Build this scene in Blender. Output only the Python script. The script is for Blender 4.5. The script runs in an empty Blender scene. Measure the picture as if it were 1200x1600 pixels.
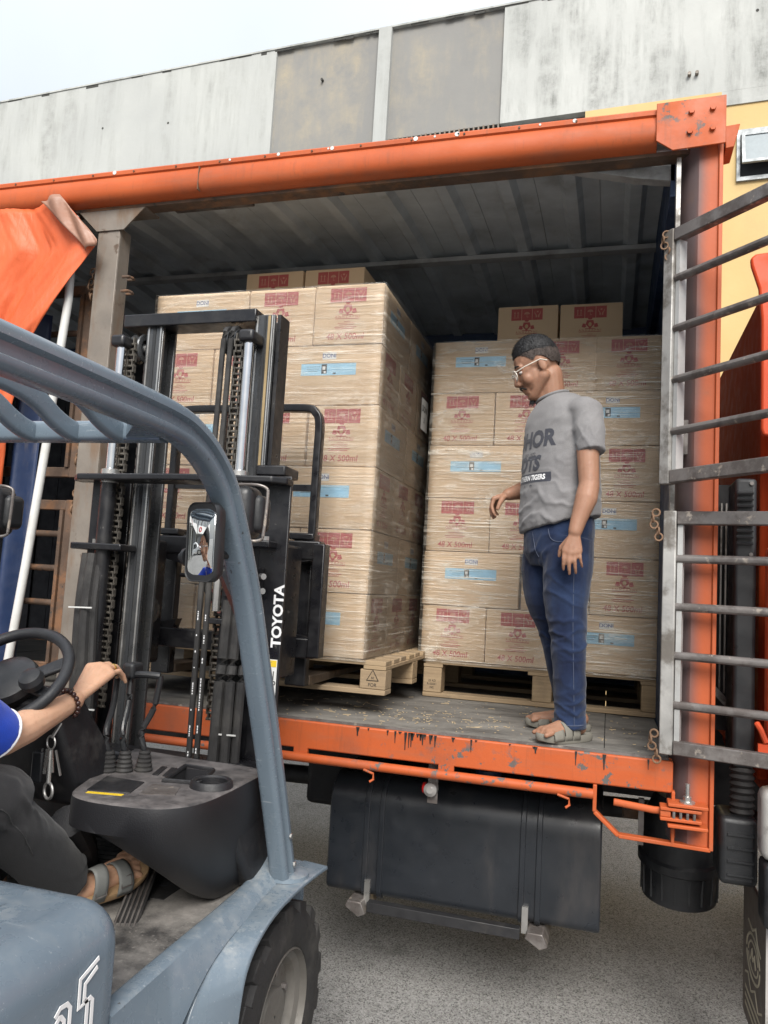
import bpy, bmesh, math, random
import numpy as np
from mathutils import Vector, Matrix, noise
from mathutils.bvhtree import BVHTree

random.seed(7)
SC = bpy.context.scene
COL = SC.collection

# ------------------------------------------------------------------ camera
def camera_matrix(yaw, pitch, roll, loc):
    f = Vector((-math.sin(yaw) * math.cos(pitch), math.cos(yaw) * math.cos(pitch), math.sin(pitch)))
    r = Vector((math.cos(yaw), math.sin(yaw), 0))
    u = r.cross(f)
    r2 = r * math.cos(roll) + u * math.sin(roll)
    u2 = -r * math.sin(roll) + u * math.cos(roll)
    m = Matrix((r2, u2, -f)).transposed().to_4x4()
    m.translation = loc
    return m
cam_data = bpy.data.cameras.new('camera')
cam = bpy.data.objects.new('camera', cam_data)
COL.objects.link(cam)
cam.matrix_world = camera_matrix(math.radians(16.5), math.radians(5.5), math.radians(3.25), (0, -3.0, 1.70))
cam_data.sensor_fit = 'VERTICAL'
cam_data.sensor_height = 36.0
cam_data.sensor_width = 27.0
cam_data.lens = 27.11
cam_data.clip_start = 0.05
cam_data.clip_end = 2000
SC.camera = cam

# ------------------------------------------------------------------ sky, sun, exposure
SUN_EL, SUN_AZ = math.radians(41), math.radians(-197)     # soft sun behind the camera, a little to its right
world = bpy.data.worlds.new('World')
SC.world = world
world.use_nodes = True
wt = world.node_tree
wt.nodes.clear()
wo = wt.nodes.new('ShaderNodeOutputWorld')
wb = wt.nodes.new('ShaderNodeBackground')
sky = wt.nodes.new('ShaderNodeTexSky')
sky.sky_type = 'NISHITA'
sky.sun_disc = False
sky.sun_elevation = SUN_EL
sky.sun_rotation = SUN_AZ
sky.air_density = 1.0
sky.dust_density = 3.0
# overcast: a cloud sheet that covers most of the sky, brighter towards the zenith
geo = wt.nodes.new('ShaderNodeTexCoord')
sep = wt.nodes.new('ShaderNodeSeparateXYZ')
wt.links.new(geo.outputs['Generated'], sep.inputs[0])
mr = wt.nodes.new('ShaderNodeMapRange')
mr.inputs['From Min'].default_value = 0.0
mr.inputs['From Max'].default_value = 1.0
mr.inputs['To Min'].default_value = 1.22
mr.inputs['To Max'].default_value = 4.4
wt.links.new(sep.outputs['Z'], mr.inputs['Value'])
ns = wt.nodes.new('ShaderNodeTexNoise')
ns.inputs['Scale'].default_value = 2.2
ns.inputs['Detail'].default_value = 5
wt.links.new(geo.outputs['Generated'], ns.inputs['Vector'])
nr = wt.nodes.new('ShaderNodeMapRange')
nr.inputs['From Min'].default_value = 0.25
nr.inputs['From Max'].default_value = 0.75
nr.inputs['To Min'].default_value = 0.9
nr.inputs['To Max'].default_value = 1.1
wt.links.new(ns.outputs['Fac'], nr.inputs['Value'])
mm = wt.nodes.new('ShaderNodeMath')
mm.operation = 'MULTIPLY'
wt.links.new(mr.outputs[0], mm.inputs[0])
wt.links.new(nr.outputs[0], mm.inputs[1])
tint = wt.nodes.new('ShaderNodeVectorMath')
tint.operation = 'SCALE'
tint.inputs[0].default_value = (0.93, 0.985, 1.05)
wt.links.new(mm.outputs[0], tint.inputs['Scale'])
mx = wt.nodes.new('ShaderNodeMix')
mx.data_type = 'RGBA'
mx.inputs[0].default_value = 0.88
wt.links.new(sky.outputs[0], mx.inputs[6])
wt.links.new(tint.outputs[0], mx.inputs[7])
wt.links.new(mx.outputs[2], wb.inputs['Color'])
wb.inputs['Strength'].default_value = 0.10
wt.links.new(wb.outputs[0], wo.inputs[0])

sun_data = bpy.data.lights.new('sun', 'SUN')
sun_data.energy = 1.5
sun_data.angle = math.radians(34)
sun_data.color = (1.0, 0.965, 0.91)
sun = bpy.data.objects.new('sun', sun_data)
COL.objects.link(sun)
sd = Vector((math.sin(SUN_AZ) * math.cos(SUN_EL), math.cos(SUN_AZ) * math.cos(SUN_EL), math.sin(SUN_EL)))
sun.rotation_euler = sd.to_track_quat('Z', 'Y').to_euler()
sun.location = sd * 30

SC.view_settings.view_transform = 'Standard'
SC.view_settings.look = 'None'
SC.view_settings.gamma = 1.0
SC.view_settings.use_curve_mapping = False
SC.view_settings.exposure = 1.82
SC.render.engine = 'CYCLES'
SC.cycles.transparent_max_bounces = 16
SC.cycles.max_bounces = 10
SC.cycles.diffuse_bounces = 6

# ------------------------------------------------------------------ mesh helpers
OFF = {}                                            # object -> world position of its top-level root
def setp(o, label=None, cat=None, group=None, kind=None):
    if label: o['label'] = label
    if cat: o['category'] = cat
    if group: o['group'] = group
    if kind: o['kind'] = kind
    return o
def empty(name, loc, label, cat, group=None):
    o = bpy.data.objects.new(name, None)
    o.empty_display_size = 0.1
    COL.objects.link(o)
    o.location = loc
    OFF[o] = Vector(loc)
    return setp(o, label, cat, group)

def frame_from(d, up=Vector((0, 0, 1))):
    d = Vector(d).normalized()
    if abs(d.dot(up)) > 0.98:
        up = Vector((0, 1, 0)) if abs(d.y) < 0.9 else Vector((1, 0, 0))
    a = up.cross(d).normalized()
    b = d.cross(a).normalized()
    return a, b

class MB:
    """collects simple shapes and links them as ONE mesh object"""
    def __init__(s, M=None):
        s.v, s.f, s.M = [], [], M
    def _add(s, vs, fs):
        n = len(s.v)
        if s.M is not None:
            vs = [s.M @ Vector(p) for p in vs]
        s.v += [tuple(p) for p in vs]
        s.f += [tuple(i + n for i in f) for f in fs]
        return s
    def box(s, x0, x1, y0, y1, z0, z1):
        vs = [(x0, y0, z0), (x1, y0, z0), (x1, y1, z0), (x0, y1, z0), (x0, y0, z1), (x1, y0, z1), (x1, y1, z1), (x0, y1, z1)]
        return s._add(vs, [(0, 3, 2, 1), (4, 5, 6, 7), (0, 1, 5, 4), (1, 2, 6, 5), (2, 3, 7, 6), (3, 0, 4, 7)])
    def bar(s, p0, p1, w, h, up=(0, 0, 1)):
        """rectangular bar from p0 to p1, w sideways, h along up"""
        p0, p1 = Vector(p0), Vector(p1)
        a, b = frame_from(p1 - p0, Vector(up))
        vs = []
        for p in (p0, p1):
            for i, j in ((-1, -1), (1, -1), (1, 1), (-1, 1)):
                vs.append(p + a * (w / 2 * i) + b * (h / 2 * j))
        return s._add(vs, [(0, 3, 2, 1), (4, 5, 6, 7), (0, 1, 5, 4), (1, 2, 6, 5), (2, 3, 7, 6), (3, 0, 4, 7)])
    def cyl(s, p0, p1, r0, r1=None, n=16, cap=True):
        p0, p1 = Vector(p0), Vector(p1)
        r1 = r0 if r1 is None else r1
        a, b = frame_from(p1 - p0)
        vs, fs = [], []
        for p, r in ((p0, r0), (p1, r1)):
            for i in range(n):
                t = 2 * math.pi * i / n
                vs.append(p + a * (r * math.cos(t)) + b * (r * math.sin(t)))
        for i in range(n):
            j = (i + 1) % n
            fs.append((i, j, n + j, n + i))
        if cap:
            fs.append(tuple(reversed(range(n))))
            fs.append(tuple(range(n, 2 * n)))
        return s._add(vs, fs)
    def loft(s, rings, close=True, cap=True):
        """rings: lists of points of equal count"""
        n = len(rings[0])
        vs = [p for r in rings for p in r]
        fs = []
        for k in range(len(rings) - 1):
            for i in range(n if close else n - 1):
                j = (i + 1) % n
                fs.append((k * n + i, k * n + j, (k + 1) * n + j, (k + 1) * n + i))
        if cap and close:
            fs.append(tuple(reversed(range(n))))
            fs.append(tuple(range((len(rings) - 1) * n, len(rings) * n)))
        return s._add(vs, fs)
    def tube(s, path, r, n=10, prof=None, up=(0, 0, 1), closed=False):
        """round tube (or profile prof of (a, b) pairs) along a path; r number or list"""
        path = [Vector(p) for p in path]
        rings = []
        m = len(path)
        for k, p in enumerate(path):
            if closed:
                d = path[(k + 1) % m] - path[k - 1]
            else:
                d = path[min(k + 1, m - 1)] - path[max(k - 1, 0)]
            a, b = frame_from(d, Vector(up))
            rr = r[k] if isinstance(r, (list, tuple)) else r
            if prof:
                rings.append([p + a * (x * rr) + b * (y * rr) for x, y in prof])
            else:
                rings.append([p + a * (rr * math.cos(2 * math.pi * i / n)) + b * (rr * math.sin(2 * math.pi * i / n)) for i in range(n)])
        if closed:
            rings.append(rings[0])
            return s.loft(rings, cap=False)
        return s.loft(rings)
    def lathe(s, c, axis, prof, n=24, cap=True):
        """prof: list of (radius, offset along axis)"""
        c = Vector(c)
        ax = Vector(axis).normalized()
        a, b = frame_from(ax)
        rings = [[c + ax * h + a * (r * math.cos(2 * math.pi * i / n)) + b * (r * math.sin(2 * math.pi * i / n)) for i in range(n)] for r, h in prof]
        return s.loft(rings, cap=cap)
    def prism(s, pts, d):
        """polygon of 3D points extruded by vector d"""
        d = Vector(d)
        n = len(pts)
        vs = [Vector(p) for p in pts] + [Vector(p) + d for p in pts]
        fs = [tuple(reversed(range(n))), tuple(range(n, 2 * n))]
        fs += [(i, (i + 1) % n, n + (i + 1) % n, n + i) for i in range(n)]
        return s._add(vs, fs)
    def ell(s, c, rx, ry, rz, R=None, nu=16, nv=10):
        c = Vector(c)
        vs, fs = [], []
        for j in range(1, nv):
            ph = math.pi * j / nv
            for i in range(nu):
                t = 2 * math.pi * i / nu
                p = Vector((rx * math.sin(ph) * math.cos(t), ry * math.sin(ph) * math.sin(t), rz * math.cos(ph)))
                if R: p = R @ p
                vs.append(c + p)
        t = Vector((0, 0, rz)); bt = Vector((0, 0, -rz))
        if R: t = R @ t; bt = R @ bt
        vs += [c + t, c + bt]
        T, B = len(vs) - 2, len(vs) - 1
        for j in range(nv - 2):
            for i in range(nu):
                k = (i + 1) % nu
                fs.append((j * nu + i, (j + 1) * nu + i, (j + 1) * nu + k, j * nu + k))
        for i in range(nu):
            k = (i + 1) % nu
            fs.append((T, i, k))
            fs.append((B, (nv - 2) * nu + k, (nv - 2) * nu + i))
        return s._add(vs, fs)
    def cap(s, p0, r0, p1, r1, n=14):
        """tapered capsule"""
        p0, p1 = Vector(p0), Vector(p1)
        d = (p1 - p0).normalized()
        a, b = frame_from(d)
        rings = []
        for k in range(1, 4):
            t = math.pi / 2 * k / 4
            rings.append((p0 - d * (r0 * math.cos(t)), r0 * math.sin(t)))
        rings.append((p0, r0)); rings.append((p1, r1))
        for k in range(3, 0, -1):
            t = math.pi / 2 * k / 4
            rings.append((p1 + d * (r1 * math.cos(t)), r1 * math.sin(t)))
        return s.loft([[c + a * (r * math.cos(2 * math.pi * i / n)) + b * (r * math.sin(2 * math.pi * i / n)) for i in range(n)] for c, r in rings])
    def chain(s, pts, rs, n=14):
        for k in range(len(pts) - 1):
            s.cap(pts[k], rs[k], pts[k + 1], rs[k + 1], n)
        return s
    def torus(s, c, axis, R, r, n=40, m=10, a0=0, a1=2 * math.pi):
        c = Vector(c)
        a, b = frame_from(axis)
        full = abs(a1 - a0 - 2 * math.pi) < 1e-6
        pts = [c + a * (R * math.cos(a0 + (a1 - a0) * i / n)) + b * (R * math.sin(a0 + (a1 - a0) * i / n)) for i in range(n if full else n + 1)]
        return s.tube(pts, r, m, up=axis, closed=full)
    def grid(s, fn, nu, nv):
        vs = [fn(i / nu, j / nv) for j in range(nv + 1) for i in range(nu + 1)]
        fs = [(j * (nu + 1) + i, j * (nu + 1) + i + 1, (j + 1) * (nu + 1) + i + 1, (j + 1) * (nu + 1) + i) for j in range(nv) for i in range(nu)]
        return s._add(vs, fs)
    def mesh(s, name='mesh', off=(0, 0, 0), smooth=30, fix=True):
        me = bpy.data.meshes.new(name)
        off = Vector(off)
        me.from_pydata([tuple(Vector(p) - off) for p in s.v], [], s.f)
        if fix:
            bm = bmesh.new(); bm.from_mesh(me)
            bmesh.ops.recalc_face_normals(bm, faces=bm.faces)
            bm.to_mesh(me); bm.free()
        if smooth:
            me.shade_smooth()
            me.set_sharp_from_angle(angle=math.radians(smooth))
        return me
    def build(s, name, mat, parent=None, bevel=0, smooth=30, label=None, kind=None, fix=True, seg=2):
        off = OFF[parent] if parent is not None else Vector((0, 0, 0))
        me = s.mesh(name, off, smooth, fix)
        return link(name, me, mat, parent, bevel, label, kind, seg)

def link(name, me, mat, parent=None, bevel=0, label=None, kind=None, seg=2):
    o = bpy.data.objects.new(name, me)
    COL.objects.link(o)
    if mat and not me.materials: me.materials.append(mat)
    if parent is not None:
        o.parent = parent
        OFF[o] = OFF[parent]
    else:
        OFF[o] = Vector((0, 0, 0))
    if bevel:
        m = o.modifiers.new('bevel', 'BEVEL')
        m.width = bevel; m.segments = seg; m.limit_method = 'ANGLE'; m.angle_limit = math.radians(35)
    return setp(o, label, kind=kind)

def thing(o, label, cat, group=None):
    """a top-level thing that is one mesh: put its origin at its base"""
    me = o.data
    xs = np.array([v.co[:] for v in me.vertices])
    c = Vector(((xs[:, 0].min() + xs[:, 0].max()) / 2, (xs[:, 1].min() + xs[:, 1].max()) / 2, xs[:, 2].min()))
    me.transform(Matrix.Translation(-c))
    o.location = c
    OFF[o] = c
    return setp(o, label, cat, group)

def text_mesh(body, size, depth=0.0, bold=0.0, align='CENTER', sx=1.0, shear=0.0):
    """lettering as a flat mesh in XY"""
    cu = bpy.data.curves.new('lettering', 'FONT')
    cu.body = body; cu.size = size; cu.align_x = align; cu.align_y = 'CENTER'
    cu.extrude = depth; cu.offset = bold; cu.shear = shear; cu.resolution_u = 3
    o = bpy.data.objects.new('lettering', cu)
    COL.objects.link(o)
    dg = bpy.context.evaluated_depsgraph_get()
    me = bpy.data.meshes.new_from_object(o.evaluated_get(dg))
    bpy.data.objects.remove(o); bpy.data.curves.remove(cu)
    if sx != 1: me.transform(Matrix.Diagonal((sx, 1, 1, 1)))
    me.materials.clear()
    return me

def plane_matrix(origin, xdir, ydir):
    x = Vector(xdir).normalized(); y = Vector(ydir); y = (y - x * y.dot(x)).normalized(); z = x.cross(y)
    m = Matrix((x, y, z)).transposed().to_4x4()
    m.translation = origin
    return m
def place_text(body, size, M, mat, parent, name='lettering', **k):
    me = text_mesh(body, size, **k)
    me.transform(Matrix.Translation(-OFF[parent]) @ M)
    return link(name, me, mat, parent)

def remesh(mb, voxel, smooth_iter=4, factor=0.5):
    """melt overlapping shapes into one continuous skin"""
    me = mb.mesh('skin', smooth=0)
    o = bpy.data.objects.new('skin', me)
    COL.objects.link(o)
    m = o.modifiers.new('r', 'REMESH'); m.mode = 'VOXEL'; m.voxel_size = voxel
    if smooth_iter:
        m = o.modifiers.new('s', 'SMOOTH'); m.iterations = smooth_iter; m.factor = factor
    dg = bpy.context.evaluated_depsgraph_get()
    out = bpy.data.meshes.new_from_object(o.evaluated_get(dg))
    bpy.data.objects.remove(o); bpy.data.meshes.remove(me)
    return out
def displace(me, fn):
    """fn(co, normal) -> offset vector"""
    cs = [(v.co.copy(), v.normal.copy()) for v in me.vertices]
    for v, (c, n) in zip(me.vertices, cs):
        v.co = c + fn(c, n)
    me.update()
def skin_object(name, me, mat, parent, off=None, smooth=True):
    me.transform(Matrix.Translation(-OFF[parent]))
    if smooth: me.shade_smooth()
    return link(name, me, mat, parent)
# ------------------------------------------------------------------ materials
def lin(h):
    h = h.lstrip('#')
    c = [int(h[i:i + 2], 16) / 255 for i in (0, 2, 4)]
    return tuple((x / 12.92 if x <= 0.04045 else ((x + 0.055) / 1.055) ** 2.4) for x in c) + (1,)
class NT:
    def __init__(s, name):
        s.m = bpy.data.materials.new(name)
        s.m.use_nodes = True
        s.t = s.m.node_tree
        s.t.nodes.clear()
        s.out = s.n('OutputMaterial')
    def n(s, typ, **k):
        nd = s.t.nodes.new('ShaderNode' + typ)
        for a, b in k.items(): setattr(nd, a, b)
        return nd
    def l(s, a, b): s.t.links.new(a, b)
    def put(s, sock, v):
        if isinstance(v, bpy.types.NodeSocket): s.l(v, sock)
        else: sock.default_value = v
    def coords(s, kind='Object', scale=(1, 1, 1), rot=(0, 0, 0)):
        tc = s.n('TexCoord'); mp = s.n('Mapping')
        mp.inputs['Scale'].default_value = scale
        mp.inputs['Rotation'].default_value = rot
        s.l(tc.outputs[kind], mp.inputs['Vector'])
        return mp.outputs[0]
    def noise(s, vec, scale, detail=5, rough=0.55, dist=0):
        nd = s.n('TexNoise')
        nd.inputs['Scale'].default_value = scale; nd.inputs['Detail'].default_value = detail
        nd.inputs['Roughness'].default_value = rough; nd.inputs['Distortion'].default_value = dist
        s.l(vec, nd.inputs['Vector'])
        return nd.outputs['Fac']
    def rng(s, v, a, b, c=0.0, d=1.0, smooth=False):
        nd = s.n('MapRange')
        if smooth: nd.interpolation_type = 'SMOOTHSTEP'
        for i, x in zip((1, 2, 3, 4), (a, b, c, d)): nd.inputs[i].default_value = x
        s.l(v, nd.inputs[0])
        return nd.outputs[0]
    def math(s, op, a, b=0.0):
        nd = s.n('Math', operation=op)
        s.put(nd.inputs[0], a); s.put(nd.inputs[1], b)
        return nd.outputs[0]
    def mix(s, f, a, b, blend='MIX'):
        nd = s.n('Mix', data_type='RGBA', blend_type=blend)
        s.put(nd.inputs[0], f); s.put(nd.inputs[6], a); s.put(nd.inputs[7], b)
        return nd.outputs[2]
    def bump(s, h, strength, dist=0.01):
        nd = s.n('Bump')
        nd.inputs['Strength'].default_value = strength; nd.inputs['Distance'].default_value = dist
        s.l(h, nd.inputs['Height'])
        return nd.outputs[0]
    def bsdf(s, col, rough=0.6, metal=0.0, spec=0.5, normal=None, **k):
        nd = s.n('BsdfPrincipled')
        s.put(nd.inputs['Base Color'], col); s.put(nd.inputs['Roughness'], rough); s.put(nd.inputs['Metallic'], metal)
        s.put(nd.inputs['Specular IOR Level'], spec)
        for a, b in k.items(): s.put(nd.inputs[a.replace('_', ' ')], b)
        if normal is not None: s.l(normal, nd.inputs['Normal'])
        s.l(nd.outputs[0], s.out.inputs[0])
        return nd

def paint(name, col, rough=0.5, metal=0.0, var=0.25, vs=5, dirt=None, dscale=4, dlo=0.52, dhi=0.7, dstretch=(1, 1, 1), damt=1.0,
          chip=None, cscale=14, clo=0.62, chi=0.65, bump=0.15, bs=60, spec=0.5, rvar=0.2, kind='Object'):
    """painted or bare surface: colour mottling, dirt film, chips, fine relief"""
    t = NT(name)
    co = t.coords(kind)
    n1 = t.noise(co, vs, 6)
    c = t.mix(t.rng(n1, 0.3, 0.7, 1 - var, 1.0), (0, 0, 0, 1), col)
    r = t.rng(t.noise(co, vs * 3, 4), 0.3, 0.7, max(rough - rvar, 0.05), min(rough + rvar, 1))
    me = metal
    if dirt:
        d = t.noise(t.coords(kind, dstretch), dscale, 8, 0.65)
        f = t.math('MULTIPLY', t.rng(d, dlo, dhi, smooth=True), damt)
        c = t.mix(f, c, dirt)
        r = t.math('MAXIMUM', r, t.math('MULTIPLY', f, 0.8))
    h = t.noise(co, bs, 3)
    if chip:
        d = t.noise(co, cscale, 7, 0.6)
        f = t.rng(d, clo, chi)
        c = t.mix(f, c, chip)
        h = t.math('SUBTRACT', h, t.math('MULTIPLY', f, 0.7))
    t.bsdf(c, r, me, spec, t.bump(h, bump, 0.004))
    return t.m
def flat(name, col, rough=0.6, metal=0.0, **k):
    t = NT(name)
    co = t.coords()
    c = t.mix(t.rng(t.noise(co, 18, 4), 0.3, 0.7, 0.85, 1), (0, 0, 0, 1), col)
    t.bsdf(c, rough, metal, **k)
    return t.m

M = {}
# truck
def orange_paint(name, chips):
    t = NT(name)
    co = t.coords()
    base = t.mix(t.rng(t.noise(co, 3, 6), 0.3, 0.7), (0.36, 0.071, 0.019, 1), (0.45, 0.095, 0.027, 1))
    st = t.noise(t.coords('Object', (1.2, 1.2, 9)), 3, 7, 0.6)
    base = t.mix(t.rng(st, 0.5, 0.75, 0, 0.5), base, (0.30, 0.10, 0.05, 1))
    sm = t.noise(t.coords('Object', (1.5, 1.5, 1.5)), 2.3, 8, 0.7)
    base = t.mix(t.rng(sm, 0.52, 0.76, 0, 0.5), base, (0.13, 0.07, 0.05, 1))
    h = t.noise(co, 70, 3)
    f = 0.0
    if chips:
        # worn spots where the steel shows through
        c1 = t.rng(t.noise(co, 26, 8, 0.65), 0.57, 0.59)
        gate = t.rng(t.noise(co, 4.5, 3), 0.48, 0.56)
        f = t.math('MULTIPLY', c1, gate)
        base = t.mix(f, base, (0.10, 0.095, 0.09, 1))
        h = t.math('SUBTRACT', h, f)
    rr = t.rng(t.noise(co, 9, 5), 0.3, 0.7, 0.42, 0.68)
    dr = t.rng(t.noise(t.coords('Object', (26, 26, 1.6)), 2, 7, .65), .56, .78, 0, .55)
    base = t.mix(dr, base, (.17, .06, .03, 1))
    t.bsdf(base, rr, 0.0, 0.3, t.bump(h, 0.15, 0.003))
    return t.m
M['inner_shade'] = paint('inner wall with painted shade', (0.012, 0.013, 0.018, 1), .7)  # near-black copy of the inner wall colour, shade painted in
M['orange'] = orange_paint('orange paint', False)
M['orange_worn'] = orange_paint('chipped orange paint', True)
def post_paint():
    # orange post, its inner flank black with soot
    t = NT('sooty orange post')
    co = t.coords()
    base = t.mix(t.rng(t.noise(co, 3, 6), .3, .7), (0.36, 0.071, 0.019, 1), (0.45, 0.095, 0.027, 1))
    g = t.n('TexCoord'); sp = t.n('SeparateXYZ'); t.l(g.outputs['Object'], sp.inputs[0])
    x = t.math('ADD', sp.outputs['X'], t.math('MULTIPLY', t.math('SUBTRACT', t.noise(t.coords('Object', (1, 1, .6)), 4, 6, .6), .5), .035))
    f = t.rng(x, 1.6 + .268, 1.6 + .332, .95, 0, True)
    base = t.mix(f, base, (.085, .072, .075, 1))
    d = t.rng(t.noise(co, 6, 9, .7), .56, .76, 0, .5)
    base = t.mix(d, base, (.16, .09, .06, 1))
    t.bsdf(base, .55, 0, .45, t.bump(t.noise(co, 60, 3), .15, .003))
    return t.m
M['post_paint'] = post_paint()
M['cab_orange'] = paint('cab paint', (0.56, 0.075, 0.025, 1), 0.45, var=0.1, bump=0.0, spec=.3)
M['cab_back'] = paint('matt red cab back', (0.50, 0.065, 0.018, 1), .8, var=.15, bump=0.0, spec=.1)
M['steel_grey'] = paint('weathered grey steel', (0.225, 0.195, 0.165, 1), 0.6, 0.2, var=0.35, dirt=(0.16, 0.10, 0.06, 1), dscale=3.5, dlo=0.45, dhi=0.68, dstretch=(3, 3, .8), damt=.8, chip=(.1, .07, .05, 1), clo=.64, chi=.7)
M['gate_steel'] = paint('scuffed galvanised steel', (0.44, 0.43, 0.41, 1), 0.5, 0.35, var=0.35, dirt=(0.10, 0.085, 0.07, 1), dscale=7, dlo=0.45, dhi=0.62, damt=.85, bump=.2)
M['gate_dark'] = paint('dark scuffed steel', (0.20, 0.182, 0.172, 1), 0.45, 0.35, var=0.35, dirt=(0.075, 0.062, 0.056, 1), dscale=11, dlo=0.42, dhi=0.6, damt=.75, chip=(.30, .26, .22, 1), cscale=24, clo=.6, chi=.66)
M['rust_steel'] = paint('rusty steel', (0.13, 0.085, 0.06, 1), 0.75, 0.15, var=0.5, dirt=(0.20, 0.10, 0.05, 1), dscale=9, dlo=0.45, dhi=0.65, chip=(.05, .045, .04, 1), bump=.3)
M['roof_blue'] = paint('blue grey roof sheet', (0.52, 0.57, 0.60, 1), 0.5, 0.0, var=0.3, dirt=(0.16, 0.15, 0.13, 1), dscale=3, damt=.4, bump=.08)
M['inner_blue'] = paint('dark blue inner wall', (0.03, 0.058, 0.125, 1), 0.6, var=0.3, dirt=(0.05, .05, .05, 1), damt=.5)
M['beam_grey'] = paint('grey beam', (0.42, 0.43, 0.43, 1), 0.5, 0.1, var=0.3, dirt=(0.1, .09, .08, 1), damt=.6)
M['chassis'] = paint('black chassis', (0.017, 0.017, 0.019, 1), 0.6, var=0.3, dirt=(0.06, .052, .045, 1), damt=.5)
M['tank'] = paint('black fuel tank', (0.018, 0.021, 0.026, 1), 0.34, var=0.3, dirt=(0.055, 0.05, 0.048, 1), dscale=2.6, dlo=.5, dhi=.75, dstretch=(1.5, 1, .5), damt=.6, bump=.05, rvar=.1)
M['plastic_black'] = paint('black plastic', (0.017, 0.018, 0.02, 1), 0.45, var=0.2, dirt=(0.06, .058, .055, 1), dscale=8, dlo=.5, dhi=.8, damt=.4, bump=.08, bs=140)
M['rubber'] = paint('rubber', (0.022, 0.021, 0.021, 1), 0.75, var=0.3, dirt=(0.075, .07, .063, 1), dscale=7, dlo=.45, dhi=.75, damt=.6, bump=.2, bs=90)
M['chrome'] = flat('chromed rod', (0.75, 0.75, 0.76, 1), 0.1, 1.0)
M['zinc'] = paint('zinc plated steel', (0.5, 0.49, 0.47, 1), 0.35, 0.8, var=0.2, bump=.05)
M['pole_white'] = paint('white pole', (0.62, 0.62, 0.60, 1), 0.45, var=0.15, dirt=(.25, .22, .18, 1), damt=.4)
M['flange_grey'] = paint('pale scuffed steel', (0.45, 0.45, 0.44, 1), .5, .2, var=.3, dirt=(.2, .18, .16, 1), dscale=9, damt=.6)
M['wear_tan'] = paint('tan worn strip', (0.30, 0.22, 0.11, 1), .6, var=.3)
M['chain'] = paint('greasy chain steel', (0.16, 0.145, 0.125, 1), 0.45, 0.7, var=0.4, dirt=(.03, .027, .025, 1), dscale=30, damt=.7)
M['chain_rust'] = paint('rusty chain', (0.25, 0.15, 0.09, 1), 0.7, 0.3, var=0.4)
M['mast_black'] = paint('black mast paint', (0.009, 0.009, 0.011, 1), 0.38, var=0.3, dirt=(0.04, .037, .032, 1), dscale=5, dlo=.52, dhi=.75, damt=.5, chip=(.09, .085, .08, 1), cscale=30, clo=.68, chi=.71, bump=.1)
M['mast_grease'] = paint('greasy mast channel', (0.085, 0.088, 0.092, 1), 0.3, 0.5, var=0.4, dirt=(0.11, .10, .08, 1), dscale=4, dstretch=(6, 6, .6), damt=.5)
M['fork_steel'] = paint('worn fork steel', (0.10, 0.075, 0.055, 1), 0.5, 0.5, var=0.4, dirt=(.2, .14, .09, 1), dscale=8)
# forklift body
def forklift_paint():
    t = NT('blue grey forklift paint')
    co = t.coords()
    base = t.mix(t.rng(t.noise(co, 4, 6), 0.3, 0.7), (0.122, 0.158, 0.193, 1), (0.138, 0.176, 0.212, 1))
    g = t.n('NewGeometry'); sp = t.n('SeparateXYZ'); t.l(g.outputs['Normal'], sp.inputs[0])
    up = t.rng(sp.outputs['Z'], 0.3, 0.95)                       # dust settles on upward faces
    d = t.math('MULTIPLY', t.rng(t.noise(co, 26, 9, 0.75), 0.45, 0.66), t.rng(t.noise(co, 4, 4), .35, .6))
    f = t.math('MULTIPLY', t.math('MULTIPLY', up, d), 0.5)
    base = t.mix(f, base, (0.42, 0.42, 0.40, 1))
    d2 = t.rng(t.noise(t.coords('Object', (1, 1, .35)), 16, 9, 0.75), 0.56, 0.72, 0, .3)
    base = t.mix(d2, base, (0.20, 0.225, 0.24, 1))
    sc = t.rng(t.noise(t.coords('Object', (5, 60, 60), (0.4, .3, .9)), 2, 5, .55), .67, .69)
    base = t.mix(t.math('MULTIPLY', sc, .4), base, (.4, .43, .45, 1))
    ch = t.math('MULTIPLY', t.rng(t.noise(co, 48, 6, .6), .66, .68), t.rng(t.noise(co, 5, 3), .55, .62))
    base = t.mix(ch, base, (.05, .05, .052, 1))
    r = t.math('ADD', t.rng(t.noise(co, 15, 5), 0.3, 0.7, 0.2, 0.34), t.math('MULTIPLY', f, .5))
    t.bsdf(base, r, 0, 0.5, t.bump(t.noise(co, 120, 2), 0.04, 0.002))
    return t.m
M['fork_blue'] = forklift_paint()
def mat_floor(name, col, dust, lo, hi, scale):
    t = NT(name)
    co = t.coords()
    n = t.noise(co, scale, 10, 0.72)
    c = t.mix(t.rng(n, lo, hi), col, dust)
    sp = t.rng(t.noise(co, 90, 3), 0.62, 0.7, 0, .5)
    c = t.mix(sp, c, dust)
    t.bsdf(c, t.rng(n, 0.3, 0.7, 0.5, 0.85), 0, 0.4, t.bump(t.noise(co, 160, 4), 0.35, 0.003))
    return t.m
M['floor_mat'] = mat_floor('dusty rubber mat', (0.05, 0.048, 0.047, 1), (0.30, 0.28, 0.255, 1), 0.34, 0.68, 6)
M['cowl'] = paint('grained black dashboard', (0.013, 0.013, 0.015, 1), 0.5, var=0.15, dirt=(0.10, 0.095, 0.088, 1), dscale=11, dlo=.5, dhi=.72, damt=.35, bump=.3, bs=260, rvar=.1)
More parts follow.
